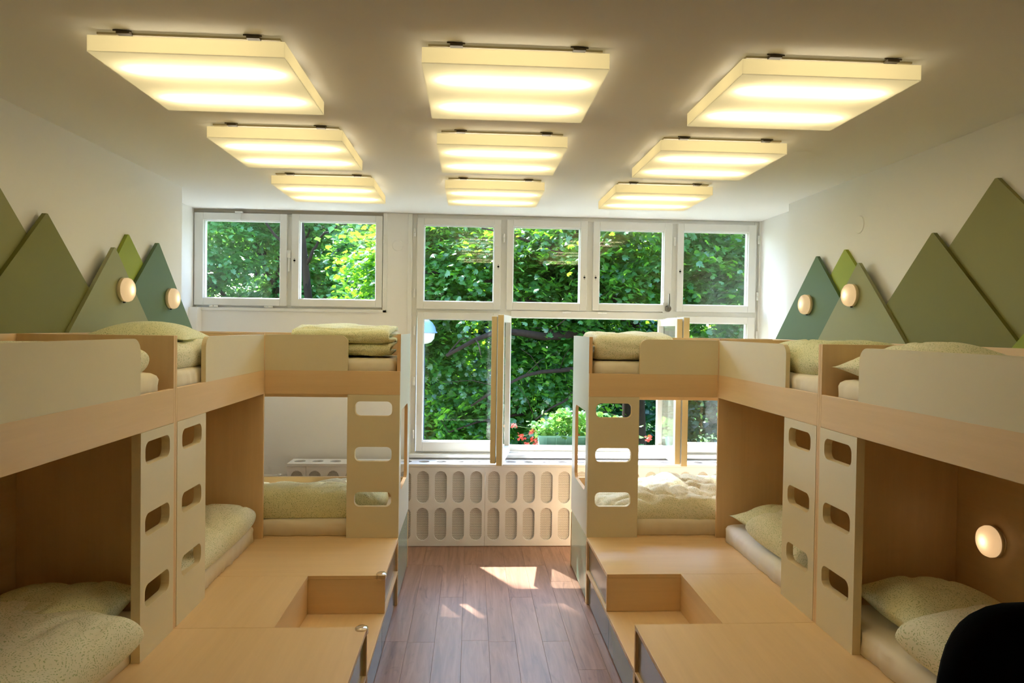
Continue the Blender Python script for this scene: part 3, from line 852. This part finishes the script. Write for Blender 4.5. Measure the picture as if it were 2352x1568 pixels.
def folded(name, path, th, lx, mat, seed, nx=60, wr=0.005, taper=0.06):
    """a folded quilt: a centre line in (y,z) thickened by th and lofted over x"""
    P = [Vector((a, b)) for a, b in path]
    # resample smooth (Catmull-Rom)
    S = []
    for i in range(len(P) - 1):
        p0, p1, p2, p3 = P[max(i - 1, 0)], P[i], P[i + 1], P[min(i + 2, len(P) - 1)]
        for k in range(8):
            t = k / 8
            S.append(0.5 * ((2 * p1) + (-p0 + p2) * t + (2 * p0 - 5 * p1 + 4 * p2 - p3) * t * t + (-p0 + 3 * p1 - 3 * p2 + p3) * t ** 3))
    S.append(P[-1]); n = len(S)
    up, dn = [], []
    for i in range(n):
        d = (S[min(i + 1, n - 1)] - S[max(i - 1, 0)]).normalized(); nr = Vector((-d.y, d.x))
        e = min(1.0, math.sqrt(max(0.0, 1 - (1 - min(1, min(i, n - 1 - i) / 4)) ** 2)) + 0.12)
        up.append((S[i], nr, th / 2 * e)); dn.append((S[i], -nr, th / 2 * e))
    prof = up + dn[::-1]; m_ = len(prof); vs = []; fs = []
    for i in range(nx + 1):
        u = -1 + 2 * i / nx; u = math.copysign(1 - (1 - abs(u)) ** 1.5, u); x = lx / 2 * u
        ends = max(0.0, 1 - abs(u) ** 12) ** 0.5 * 0.6 + 0.4
        for k, (c, nr, r) in enumerate(prof):
            q = c + nr * r * ends
            w1 = wr * nz(x * 8 + seed, q.x * 8, q.y * 8) * 2 + wr * 1.2 * nz(x * 3 + seed * 2, q.x * 6 + 4, q.y * 10)
            cr = -wr * 1.5 * math.exp(-(nz(x * 4 - seed, q.x * 7, q.y * 7 + seed) / 0.08) ** 2)
            q = q + nr * (w1 + cr) * ends
            vs.append((x + 0.02 * nz(q.x * 5, q.y * 5 + seed, x) * abs(u), q.x, q.y))
    for i in range(nx):
        for k in range(m_):
            fs.append((i * m_ + k, i * m_ + (k + 1) % m_, (i + 1) * m_ + (k + 1) % m_, (i + 1) * m_ + k))
    fs.append(tuple(range(m_))); fs.append(tuple(nx * m_ + k for k in range(m_ - 1, -1, -1)))
    lo = min(v[2] for v in vs); vs = [(a, b, c - lo) for a, b, c in vs]
    B = MB(); B.add(vs, fs)
    return B.build(name, mat, None, (0, 0, 0), True)

MT = 0.105                                   # mattress thickness
ZU = 1.4306                                  # upper base board top
SN = {'left': 'left', 'right': 'right'}
k = 0
for side in ('left', 'right'):
    sd = SN[side]
    sheet = SHEET
    mattress(side, 0.870, 1.478, 1.80, 3.140, ZP, MT, sheet, f'cream sheeted mattress in the lower berth of the nearest {sd} bunk', 1 + k)
    mattress(side, 0.868, 1.478, 3.205, 4.470, ZP, MT, SHEETW if side == 'right' else sheet, f'pale mattress in the lower berth of the middle bunk on the {sd}', 2 + k)
    mattress(side, 0.060, 1.47, 4.558, 5.205, ZP, MT, sheet, f'cream sheeted mattress in the lower berth of the {sd} corner bunk', 3 + k)
    mattress(side, 0.866, 1.470, 1.80, 3.110, ZU, 0.115, sheet, f'cream sheeted mattress in the upper berth of the nearest {sd} bunk', 4 + k)
    mattress(side, 0.866, 1.470, 3.215, 4.485, ZU, 0.115, sheet, f'cream sheeted mattress in the upper berth of the middle bunk on the {sd}', 5 + k)
    mattress(side, 0.035, 1.470, 4.556, 5.205, ZU, 0.115, sheet, f'cream sheeted mattress in the upper berth of the {sd} corner bunk', 6 + k)
    k += 10
ZLM = ZP + MT + 0.002; ZUM = ZU + 0.115 + 0.003

GQ = 'green dashed quilts'; GP = 'green dashed pillows'
# --- left, lower berths
o = soft('pillow', 0.54, 0.72, 0.19, PRINT2, 3.1, pinch=0.04, p=3.0, q=0.6, flat=0.42, crease=0.012, wrinkle=0.01)
place(o, 'left', 1.20, 2.765, ZLM - 0.01, 2, 0, -4); tag(o, 'big shaded pillow at the back of the nearest lower berth on the left', 'pillow', GP)
o = soft('quilt', 0.62, 0.92, 0.17, PRINT, 5.2, p=5, q=0.45, flat=0.3, crease=0.01, sag=0.02)
place(o, 'left', 1.135, 2.36, ZLM - 0.005, -10, 4, 4); tag(o, 'quilt lying over the pillow in the nearest lower berth on the left', 'quilt', GQ)
o = soft('quilt', 0.63, 1.20, 0.17, PRINT, 8.7, nx=60, ny=80, p=5, q=0.42, flat=0.35, crease=0.014, wrinkle=0.012, cfreq=5, sag=0.02)
place(o, 'left', 1.150, 3.87, ZLM - 0.012, 0, 0, -2); tag(o, 'rumpled green quilt in the lower berth of the middle bunk on the left', 'quilt', GQ)
o = soft('quilt', 1.20, 0.36, 0.175, PRINT2, 11.3, nx=80, p=5, q=0.45, flat=0.4, crease=0.013, wrinkle=0.009, cfreq=5)
place(o, 'left', 0.70, 4.748, ZLM, 0); tag(o, 'thick yellow green quilt in the lower berth of the left corner bunk', 'quilt', GQ)
o = soft('pillow', 0.62, 0.30, 0.13, PRINT, 12.9, pinch=0.05, p=2.4, q=0.7, crease=0.01)
place(o, 'left', 0.42, 5.05, ZLM + 0.02, 0, 6); tag(o, 'pillow behind the quilt in the lower berth of the left corner bunk', 'pillow', GP)
# --- left, upper berths
o = soft('quilt', 0.58, 0.86, 0.125, PRINT, 3.3, p=6, q=0.4, flat=0.45, crease=0.01, wrinkle=0.008)
place(o, 'left', 1.165, 2.655, ZUM - 0.004, 0); tag(o, 'quilt with a rounded end on the upper berth of the nearest left bunk', 'quilt', GQ)
o = soft('quilt', 0.58, 0.86, 0.125, PRINT, 6.1, p=6, q=0.4, flat=0.5, crease=0.012, wrinkle=0.010)
place(o, 'left', 1.16, 3.66, ZUM - 0.004, 0); tag(o, 'quilt under the domed pillow on the upper berth of the middle left bunk', 'quilt', GQ)
o = soft('pillow', 0.50, 0.66, 0.12, PRINT2, 4.4, pinch=0.07, p=2.2, q=0.75, flat=0.25)
place(o, 'left', 1.21, 3.80, ZUM + 0.095, 8); tag(o, 'domed pillow rising over the upper rail of the middle left bunk', 'pillow', GP)
o = folded('quilt', [(0.26, 0.175), (0.0, 0.17), (-0.20, 0.150), (-0.245, 0.125), (-0.19, 0.100), (0.1, 0.10), (0.22, 0.09), (0.1, 0.075), (-0.15, 0.068), (-0.22, 0.045), (-0.15, 0.022), (0.2, 0.025)], 0.046, 0.62, PRINT2, 9.4, wr=0.006)
place(o, 'left', 0.385, 4.83, ZUM); tag(o, 'quilt folded in layers on the upper berth of the left corner bunk', 'quilt', GQ)
o = soft('pillow', 0.46, 0.34, 0.10, PRINT, 7.4, pinch=0.06, p=2.3, q=0.7)
place(o, 'left', 0.30, 5.0, ZUM + 0.11, -4, 0, -4); tag(o, 'sunlit pillow on top of the folded quilt of the left corner bunk', 'pillow', GP)
# --- right, lower berths
o = soft('pillow', 0.56, 0.56, 0.20, PRINT2, 14.2, pinch=0.07, p=2.4, q=0.7, flat=0.3, crease=0.012, wrinkle=0.01)
place(o, 'right', 1.20, 2.82, ZLM, -6, -4, 8); tag(o, 'shaded square pillow at the back of the nearest lower berth on the right', 'pillow', GP)
o = soft('quilt', 0.52, 0.74, 0.15, PRINT, 16.2, p=5, q=0.45, flat=0.3, crease=0.008, sag=0.02)
place(o, 'right', 1.165, 2.30, ZLM + 0.015, 14, 8, -4); tag(o, 'pale quilt corner folded over in the nearest lower berth on the right', 'quilt', GQ)
o = soft('pillow', 0.56, 0.50, 0.18, PRINT2, 17.7, pinch=0.09, p=2.3, q=0.7, flat=0.25, crease=0.014, wrinkle=0.01)
place(o, 'right', 1.175, 4.17, ZLM, 4, 0, 4); tag(o, 'crumpled pillow on the white mattress of the middle right bunk', 'pillow', GP)
o = soft('quilt', 0.56, 0.92, 0.17, PRINT, 19.9, p=4.5, q=0.45, flat=0.3, crease=0.012, wrinkle=0.01, sag=0.02)
place(o, 'right', 1.185, 3.70, ZLM + 0.02, 7, 3, -4); tag(o, 'quilt over the pillow in the lower berth of the middle right bunk', 'quilt', GQ)
o = soft('quilt', 1.30, 0.60, 0.17, PRINT, 22.6, nx=90, p=5, q=0.5, flat=0.3, crease=0.022, wrinkle=0.016, cfreq=4.5, sag=0.05)
place(o, 'right', 0.72, 4.87, ZLM - 0.012, 0, 4); tag(o, 'sunlit rumpled quilt in the lower berth of the right corner bunk', 'quilt', GQ)
# --- right, upper berths
o = folded('quilt', [(0.28, 0.165), (0.0, 0.16), (-0.19, 0.145), (-0.235, 0.105), (-0.19, 0.065), (0.0, 0.055), (0.28, 0.06)], 0.085, 0.52, PRINT, 25.1, wr=0.006)
place(o, 'right', 0.31, 4.83, ZUM - 0.012); tag(o, 'quilt folded in half on the upper berth of the right corner bunk', 'quilt', GQ)
o = soft('quilt', 0.56, 0.80, 0.175, PRINT2, 27.3, p=3.6, q=0.5, flat=0.35, crease=0.012, wrinkle=0.01)
place(o, 'right', 1.16, 3.66, ZUM - 0.012, 0); tag(o, 'puffy quilt filling the upper berth of the middle right bunk', 'quilt', GQ)
o = soft('pillow', 0.58, 0.60, 0.175, PRINT, 29.9, pinch=0.08, p=2.3, q=0.7, flat=0.30, crease=0.010)
place(o, 'right', 1.160, 2.845, ZUM - 0.004, 0); tag(o, 'pillow with a pointed corner on the upper berth of the nearest right bunk', 'pillow', GP)

# ------------------------------------------------------------------ black chair close to the viewer
def office_chair(x, y, rz):
    e = empty('office_chair', (x, y, 0), 'black high-backed chair in the lower right corner, close to the viewer', 'chair')
    def sb(name, w, d, h, cx, cy, cz, r, mat, prof=None):
        bm = bmesh.new(); bmesh.ops.create_cube(bm, size=1.0)
        bmesh.ops.scale(bm, vec=(w, d, h), verts=bm.verts)
        me = bpy.data.meshes.new(name); 
        bmesh.ops.bevel(bm, geom=bm.edges[:], offset=r, segments=6, profile=0.5, affect='EDGES')
        if prof: prof(bm)
        bm.to_mesh(me); bm.free()
        return mesh_obj(name, me, mat, e, (x + cx, y + cy, cz), True)
    ol = []
    # back: rounded outline, puffed
    vs = []; fs = []; n = 40; rings = [(0.0, 0.93, -0.03), (0.0, 1.0, -0.012), (0.0, 1.0, 0.03), (0.0, 0.95, 0.055), (0.0, 0.6, 0.075), (0.0, 0.2, 0.082)]
    for (_, s, dy) in rings:
        for i in range(n):
            a = 2 * math.pi * i / n; c, s_ = math.cos(a), math.sin(a)
            px = 0.262 * math.copysign(abs(c) ** 0.55, c); pz = 0.33 * math.copysign(abs(s_) ** 0.62, s_)
            px *= 1.0 - 0.05 * (pz / 0.33)
            vs.append((px * s, dy + 0.06 * (pz / 0.33) ** 2 * 0.4, pz * s))
    for r in range(len(rings) - 1):
        for i in range(n): fs.append((r * n + i, r * n + (i + 1) % n, (r + 1) * n + (i + 1) % n, (r + 1) * n + i))
    fs.append(tuple(range(n))); fs.append(tuple((len(rings) - 1) * n + i for i in range(n)))
    b_ = MB(); b_.add(vs, fs); o_ = b_.build('backrest', BLACKF, None, (0, 0, 0), True); o_.location = (x, y + 0.20, 0.815); attach(o_, e)
    sb('seat', 0.50, 0.48, 0.10, 0, -0.05, 0.47, 0.045, BLACKF)
    b_ = MB(); b_.tube([(x, y + 0.10, 0.41), (x, y + 0.26, 0.42), (x, y + 0.275, 0.60), (x, y + 0.255, 0.80)], 0.022, 10); b_.build('back_bracket', BLACKP, e, (x, y, 0.4), True)
    b_ = MB(); b_.tube([(x, y, 0.09), (x, y, 0.24), (x, y, 0.24), (x, y, 0.42)], [0.035, 0.035, 0.02, 0.02], 14); b_.build('column', BLACKP, e, (x, y, 0.09))
    for i in range(5):
        a = math.radians(72 * i + 20); dx, dy = math.cos(a), math.sin(a)
        b_ = MB(); b_.tube([(x, y, 0.11), (x + dx * 0.26, y + dy * 0.26, 0.075)], [0.028, 0.018], 8); lg = b_.build('base_arm', BLACKP, e, (x, y, 0.08))
        b_ = MB(); px, py = x + dx * 0.26, y + dy * 0.26
        b_.tube([(px - dy * 0.022, py + dx * 0.022, 0.0275), (px + dy * 0.022, py - dx * 0.022, 0.0275)], 0.0275, 14)
        b_.tube([(px, py, 0.03), (px, py, 0.08)], 0.008, 8)
        b_.build('castor', BLACKP, lg, (px, py, 0))
    e.rotation_euler.z = rz
office_chair(1.305, 1.30, 0.0)

# ------------------------------------------------------------------ small wall fittings
b = MB(); b.lathe([(0.0001, -0.004), (0.05, -0.004), (0.054, 0.0)], 28, 'x', 0, (WRX, 4.18, 2.40))
o = b.build('cover_plate', WALLP, None, (WRX, 4.18, 2.40)); tag(o, 'flat round white cover plate high on the right wall', 'cover plate')
b = MB(); b.lathe([(0.0001, -0.004), (0.042, -0.004), (0.045, 0.0)], 28, 'y', 0, (-0.615, YW, 2.42))
o = b.build('cover_plate', WALLP, None, (-0.615, YW, 2.42)); tag(o, 'flat round white cover plate on the pier between the windows', 'cover plate')

# ------------------------------------------------------------------ outside: window box, lamp, trees
def leaf_mesh(name, pos, nrm, size, mat, parent, loc, tone, simple=False):
    """maple-like leaves: eight-point star, folded along the midrib"""
    pos = np.asarray(pos, dtype=np.float32); n = len(pos)
    out = np.array([(0, -0.45), (0.30, -0.42), (0.52, -0.05), (0.28, 0.05), (0.34, 0.38), (0.10, 0.25), (0, 0.62), (-0.10, 0.25), (-0.34, 0.38), (-0.28, 0.05), (-0.52, -0.05), (-0.30, -0.42)], dtype=np.float32)
    half = [(0, 1, 2, 3), (0, 3, 4, 5), (0, 5, 6), (0, 6, 7), (0, 7, 8, 9), (0, 9, 10, 11)]
    if simple:
        out = np.array([(0, -0.5), (0.48, -0.25), (0.22, 0.15), (0, 0.6), (-0.22, 0.15), (-0.48, -0.25)], dtype=np.float32)
        half = [(0, 1, 2, 3), (0, 3, 4, 5)]
    kk = len(out)
    nrm = nrm / np.linalg.norm(nrm, axis=1, keepdims=True)
    ref = RNG.normal(size=(n, 3)).astype(np.float32)
    t1 = np.cross(nrm, ref); t1 /= np.linalg.norm(t1, axis=1, keepdims=True) + 1e-9
    t2 = np.cross(nrm, t1)
    fold = -0.35 * np.abs(out[:, 0]) - 0.15 * out[:, 1] ** 2
    v = (pos[:, None, :] + size[:, None, None] * (out[None, :, 0, None] * t1[:, None, :] + out[None, :, 1, None] * t2[:, None, :] + fold[None, :, None] * nrm[:, None, :]))
    v = v.reshape(-1, 3) - np.array(loc, dtype=np.float32)
    lt = np.array([len(h) for h in half]); lv = np.array([i for h in half for i in h])
    nl = len(lv)
    me = bpy.data.meshes.new(name)
    me.vertices.add(n * kk); me.vertices.foreach_set('co', v.astype(np.float32).ravel())
    me.loops.add(n * nl); me.loops.foreach_set('vertex_index', (np.arange(n)[:, None] * kk + lv[None, :]).astype(np.int32).ravel())
    starts = np.concatenate([[0], np.cumsum(lt)[:-1]])
    me.polygons.add(n * len(half))
    me.polygons.foreach_set('loop_start', (np.arange(n)[:, None] * nl + starts[None, :]).astype(np.int32).ravel())
    at = me.attributes.new('tone', 'FLOAT', 'POINT')
    at.data.foreach_set('value', np.repeat(tone.astype(np.float32), kk))
    me.update(calc_edges=True); 
    o = mesh_obj(name, me, mat, parent, loc)
    o['kind'] = 'stuff'
    return o

def crown_leaves(blobs, n_spray, per, size, droop=0.35):
    """sprays of leaves in the shells of ellipsoid blobs: (centre, radii)"""
    P, N, S, T = [], [], [], []
    vol = np.array([r[0] * r[2] for c, r in blobs]); pr = vol / vol.sum()
    ch = RNG.choice(len(blobs), n_spray, p=pr)
    C = np.array([b[0] for b in blobs])[ch]; Rr = np.array([b[1] for b in blobs])[ch]
    d = RNG.normal(size=(n_spray, 3)); d /= np.linalg.norm(d, axis=1, keepdims=True)
    rad = 0.45 + 0.55 * RNG.random(n_spray) ** 0.5
    sc_ = C + d * Rr * rad[:, None]
    tilt = RNG.normal(size=(n_spray, 3)) * 0.35 + np.array([0, 0, 1.0]) + d * np.array([0.3, 0.3, 0.1])
    tilt /= np.linalg.norm(tilt, axis=1, keepdims=True)
    rs = (0.25 + 0.35 * RNG.random(n_spray)) * (per / 30) ** 0.42
    ref = RNG.normal(size=(n_spray, 3)); a = np.cross(tilt, ref); a /= np.linalg.norm(a, axis=1, keepdims=True); b_ = np.cross(tilt, a)
    u = RNG.normal(size=(n_spray, per)) * 0.55; v = RNG.normal(size=(n_spray, per)) * 0.40
    pos = sc_[:, None, :] + rs[:, None, None] * (u[..., None] * a[:, None, :] + v[..., None] * b_[:, None, :])
    pos[..., 2] -= droop * rs[:, None] * (u ** 2 + v ** 2) * 0.5
    pos += RNG.normal(size=pos.shape) * 0.03
    nr = tilt[:, None, :] + RNG.normal(size=(n_spray, per, 3)) * 0.34
    tone = np.clip(RNG.random(n_spray)[:, None] * 0.7 + RNG.random((n_spray, per)) * 0.4, 0, 1)
    sz = size * (0.65 + 0.6 * RNG.random((n_spray, per)))
    return pos.reshape(-1, 3), nr.reshape(-1, 3), sz.ravel(), tone.ravel()

def branch_pts(p0, p1, sag, n=9, wob=0.12, seed=0):
    p0, p1 = Vector(p0), Vector(p1); out = []
    for i in range(n):
        t = i / (n - 1); q = p0.lerp(p1, t)
        q.z += sag * 4 * t * (1 - t)
        q += Vector((nz(t * 3 + seed, 1, 0), nz(t * 3 + seed, 5, 0), nz(t * 3 + seed, 9, 0))) * wob * min(1, 4 * t)
        out.append(q)
    return out

GZ = -3.2
def tree(base, height, r0, lean, branches, blobs, nsp, per, size, mat, label, simple=False, group='trees outside the window'):
    x, y = base
    e = empty('maple_tree', (x, y, GZ), label, 'tree', group)
    b = MB()
    tp = branch_pts((x, y, GZ), (x + lean[0], y + lean[1], GZ + height), 0, 10, 0.15, x)
    b.tube(tp, [r0 * (1 - 0.75 * i / 9) for i in range(10)], 12)
    b.build('trunk', BARK, e, (x, y, GZ), True)
    for i, (h, p1, r, sag) in enumerate(branches):
        q0 = tp[min(9, max(0, int(h * 9)))]
        pts = branch_pts(q0, p1, sag, 10, 0.22, i * 3.3 + x)
        b = MB(); b.tube(pts, [r * (1 - 0.8 * k_ / 9) for k_ in range(10)], 8)
        # side twigs
        rr = random.Random(i * 7 + int(x * 10))
        for k_ in range(3, 10, 1):
            q = pts[k_]; dvec = Vector((rr.uniform(-1, 1), rr.uniform(-1, 1), rr.uniform(-0.25, 0.7))) * rr.uniform(0.5, 1.1)
            b.tube([q, q + dvec * 0.5 + Vector((0, 0, 0.06)), q + dvec], [r * 0.12, r * 0.08, 0.003], 5)
        b.build('branch', BARK, e, tuple(q0), True)
    if nsp:
        P, N, S, T = crown_leaves(blobs, nsp, per, size)
        leaf_mesh('foliage', P, N, S, mat, e, (x, y, GZ), T, simple)
    return e

# ground far below the window
m = MB(); m.box(-40, 45, 6.4, 70, GZ - 0.3, GZ)
o = m.build('ground', GROUND); tag(o, 'shady garden ground below the window', None, None, 'structure')

# the near maple that fills the main window
tree((3.05, 12.4), 6.0, 0.36, (-0.25, 0.2), [
    (0.78, (-0.30, 9.2, 1.40), 0.11, 0.25), (0.74, (0.1, 9.2, 0.85), 0.06, 0.3), (0.90, (-1.3, 10.2, 2.45), 0.07, 0.25), (0.86, (-0.9, 10.0, 2.15), 0.05, 0.2),
    (0.90, (0.2, 10.0, 3.1), 0.06, 0.3), (0.86, (1.2, 10.2, 2.9), 0.06, 0.3), (0.70, (0.9, 9.9, 0.45), 0.045, 0.2), (0.92, (4.2, 10.8, 3.2), 0.07, 0.3),
    (0.95, (6.8, 12.5, 2.6), 0.09, 0.3), (0.6, (-0.3, 10.4, 0.2), 0.05, 0.3)],
    [((0.2, 11.6, 2.8), (2.0, 1.1, 0.9)), ((2.6, 11.5, 3.2), (2.0, 1.2, 1.0)), ((-1.2, 12.2, 1.6), (1.3, 1.0, 0.8)), ((0.9, 11.5, 0.75), (1.1, 0.7, 0.65)),
     ((1.5, 10.7, -0.3), (0.8, 0.6, 0.45)), ((4.8, 11.2, 2.2), (1.3, 1.1, 1.3)), ((6.4, 12.0, 1.8), (1.5, 1.4, 1.6)), ((-0.5, 11.2, 0.15), (0.9, 0.6, 0.55)), ((1.7, 11.9, 1.7), (1.0, 0.6, 0.6))],
    1050, 105, 0.098, LEAF, 'maple with a thick dark trunk and long branch arching across the open casement')
# bright one on the left
tree((-5.2, 17.5), 7.5, 0.20, (0.6, 0.3), [
    (0.65, (-7.0, 16.0, 3.6), 0.07, 0.4), (0.7, (-3.6, 16.2, 4.0), 0.07, 0.4), (0.8, (-6.2, 16.5, 5.0), 0.06, 0.3), (0.55, (-3.8, 16.5, 1.8), 0.05, 0.3)],
    [((-6.2, 16.6, 4.0), (1.9, 1.5, 1.6)), ((-4.0, 17.2, 4.6), (1.4, 1.3, 1.0)), ((-7.6, 16.4, 2.4), (1.6, 1.4, 1.3)), ((-3.6, 18.2, 3.0), (1.2, 1.2, 0.8)), ((-7.0, 17.6, 1.9), (2.0, 1.2, 0.9)), ((-4.6, 18.4, 2.2), (1.6, 1.0, 0.9))],
    620, 60, 0.13, LEAF_L, 'pale green sunlit tree seen through the left sash of the left window')
tree((-2.75, 15.0), 18.5, 0.10, (-1.9, -0.4), [(0.36, (-2.6, 14.6, 3.8), 0.04, 0.2), (0.38, (-4.9, 14.6, 4.2), 0.04, 0.2), (0.80, (-6.8, 13.5, 14.0), 0.07, 0.5), (0.82, (-2.2, 13.5, 14.2), 0.07, 0.5), (0.9, (-4.6, 13.4, 15.5), 0.06, 0.4)],
    [((-1.85, 14.0, 2.9), (0.34, 0.6, 1.5)), ((-2.0, 14.3, 1.5), (0.6, 0.6, 1.0)), ((-6.2, 13.5, 14.2), (1.6, 0.4, 1.5)), ((-4.2, 13.5, 14.25), (1.7, 0.4, 1.6)), ((-2.2, 13.5, 14.2), (1.5, 0.4, 1.5))],  # last blobs: unseen high canopy, added to stop sun through the upper sashes
    700, 60, 0.15, LEAF_L, 'slender maple, trunk in right sash of left window, high crown added to block sun', True)
tree((-6.4, 22.0), 9.0, 0.17, (0.2, 0), [(0.7, (-4.5, 21.5, 5.2), 0.06, 0.4), (0.75, (-8.0, 21.5, 5.4), 0.06, 0.4)],
    [((-6.0, 22, 5.6), (3.0, 1.6, 1.6)), ((-8.5, 22.5, 3.0), (2.4, 1.6, 2.4)), ((-3.6, 22.5, 2.2), (2.0, 1.4, 1.8)), ((-6.0, 22.5, 0.5), (3.0, 1.4, 1.6))], 500, 56, 0.18, LEAF, 'tall slim tree standing behind the left window trees', True)
# darker rows behind
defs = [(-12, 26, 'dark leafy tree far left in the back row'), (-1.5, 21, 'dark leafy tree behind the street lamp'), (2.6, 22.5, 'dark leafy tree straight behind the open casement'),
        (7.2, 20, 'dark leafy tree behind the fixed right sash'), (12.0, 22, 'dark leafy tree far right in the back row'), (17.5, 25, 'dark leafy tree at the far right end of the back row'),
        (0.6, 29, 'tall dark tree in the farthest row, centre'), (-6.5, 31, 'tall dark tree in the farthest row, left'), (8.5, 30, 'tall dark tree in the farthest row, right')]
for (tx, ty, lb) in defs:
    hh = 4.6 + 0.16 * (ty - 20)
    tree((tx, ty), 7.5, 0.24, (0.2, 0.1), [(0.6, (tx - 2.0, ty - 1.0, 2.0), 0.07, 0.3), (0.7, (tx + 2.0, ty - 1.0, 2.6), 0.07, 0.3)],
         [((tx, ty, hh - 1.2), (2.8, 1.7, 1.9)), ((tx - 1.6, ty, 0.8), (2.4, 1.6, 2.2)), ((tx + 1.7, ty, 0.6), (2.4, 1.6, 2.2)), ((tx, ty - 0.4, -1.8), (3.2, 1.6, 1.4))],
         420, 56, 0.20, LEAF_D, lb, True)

# street lamp
SX, SY = -0.640, 9.4
e = empty('street_lamp', (SX, SY, GZ), 'street lamp with a blue-grey domed cap and milky bowl outside the lower left sash', 'street lamp')
b = MB(); b.tube([(SX, SY, GZ), (SX, SY, 1.54)], 0.045, 12); b.build('pole', POLEM, e, (SX, SY, GZ), True)
b = MB(); b.lathe([(0.188, 1.672), (0.200, 1.676), (0.200, 1.688), (0.185, 1.695), (0.172, 1.75), (0.135, 1.81), (0.085, 1.848), (0.0001, 1.862)], 28, 'z', 0, (SX, SY, 0)); b.build('cap', LAMPBLUE, e, (SX, SY, 1.67), True)
b = MB(); b.lathe([(0.0001, 1.530), (0.07, 1.532), (0.125, 1.555), (0.160, 1.60), (0.172, 1.676)], 28, 'z', 0, (SX, SY, 0)); b.build('bowl', LAMPWHITE, e, (SX, SY, 1.53), True)

# window box with geraniums
e = empty('planter_box', (1.02, 6.29, 0.70), 'teal green plastic window box on the outer sill', 'planter')
b = MB()
def tap(x0, x1, y0, y1, z0, z1, k_):
    b.add([(x0 + k_, y0 + k_, z0), (x1 - k_, y0 + k_, z0), (x1 - k_, y1 - k_, z0), (x0 + k_, y1 - k_, z0), (x0, y0, z1), (x1, y0, z1), (x1, y1, z1), (x0, y1, z1)],
          [(0, 3, 2, 1), (0, 1, 5, 4), (1, 2, 6, 5), (2, 3, 7, 6), (3, 0, 4, 7)])
tap(0.60, 1.44, 6.215, 6.375, 0.702, 0.812, 0.014)
o = b.build('box_body', PLANTER, e, (1.02, 6.29, 0.702)); sd_ = o.modifiers.new('t', 'SOLIDIFY'); sd_.thickness = 0.005
box('rim', (0.595, 1.445, 6.208, 6.218, 0.800, 0.818), PLANTER, e)
for kx in range(9): box('rib', (0.66 + kx * 0.088, 0.672 + kx * 0.088, 6.209, 6.2155, 0.715, 0.80), PLANTER, e, 0.001)
box('soil', (0.612, 1.428, 6.225, 6.365, 0.76, 0.79), m_plain('potting_soil', (46, 34, 26), 0.95), e, 0)
def geranium(x, spread, n, h, heads, label):
    g = empty('geranium', (x, 6.29, 0.79), label, 'plant', 'geraniums in the window box')
    b = MB(); rr = random.Random(int(x * 100))
    for i in range(7):
        b.tube([(x, 6.29, 0.78), (x + rr.uniform(-.5, .5) * spread, 6.29 + rr.uniform(-.06, .03), 0.79 + h * 0.5), (x + rr.uniform(-1, 1) * spread, 6.29 + rr.uniform(-.1, .05), 0.79 + h * rr.uniform(.6, 1))], [0.004, 0.003, 0.002], 6)
    b.build('stem', STEM, g, (x, 6.29, 0.78))
    P = np.stack([x + RNG.normal(size=n) * spread * 0.55, 6.29 + RNG.normal(size=n) * 0.045, 0.80 + h * RNG.random(n) ** 0.8], axis=1)
    N = RNG.normal(size=(n, 3)) * 0.5 + np.array([0, -0.3, 0.8])
    leaf_mesh('foliage', P, N, 0.038 + 0.022 * RNG.random(n), LEAF_G, g, (x, 6.29, 0.79), RNG.random(n))
    for (hx, hz) in heads:
        b = MB(); hy = 6.24 + rr.uniform(-0.03, 0.03)
        b.tube([(x, 6.28, 0.80), ((x + hx) / 2, 6.26, (0.80 + hz) / 2 + 0.03), (hx, hy, hz)], 0.002, 5)
        st = b.build('flower_stalk', STEM, g, (x, 6.28, 0.8))
        b = MB()
        for q in range(16):
            c = Vector((hx, hy, hz)) + Vector((rr.gauss(0, .016), rr.gauss(0, .013), rr.gauss(0, .012)))
            d = Vector((rr.gauss(0, 1), rr.gauss(-0.6, 1), rr.gauss(0.3, 1))).normalized(); a = d.orthogonal().normalized(); bb = d.cross(a)
            vs = []; fs = []
            for pz in range(5):
                an = 2 * math.pi * pz / 5
                vs += [c + (a * math.cos(an + dd) + bb * math.sin(an + dd)) * rad + d * up_ for dd, rad, up_ in ((0, 0.002, 0), (-0.4, 0.010, 0.002), (0, 0.013, 0.003), (0.4, 0.010, 0.002))]
                fs.append((pz * 4, pz * 4 + 1, pz * 4 + 2, pz * 4 + 3))
            b.add(vs, fs)
        b.build('flower_head', PETAL, st, (hx, hy, hz), recalc=False)
geranium(0.66, 0.10, 90, 0.14, [(0.385, 0.895), (0.452, 0.802), (0.540, 0.850), (0.565, 0.778), (0.50, 0.735), (0.572, 0.735)], 'geranium with red flower heads hanging over the left end of the window box')
geranium(0.84, 0.14, 190, 0.24, [], 'leafy geranium in the middle left of the window box')
geranium(1.06, 0.14, 190, 0.22, [(0.93, 0.822)], 'leafy geranium in the middle right of the window box')
geranium(1.34, 0.14, 130, 0.17, [(1.575, 0.795)], 'geranium at the right end of the window box, single red flower')
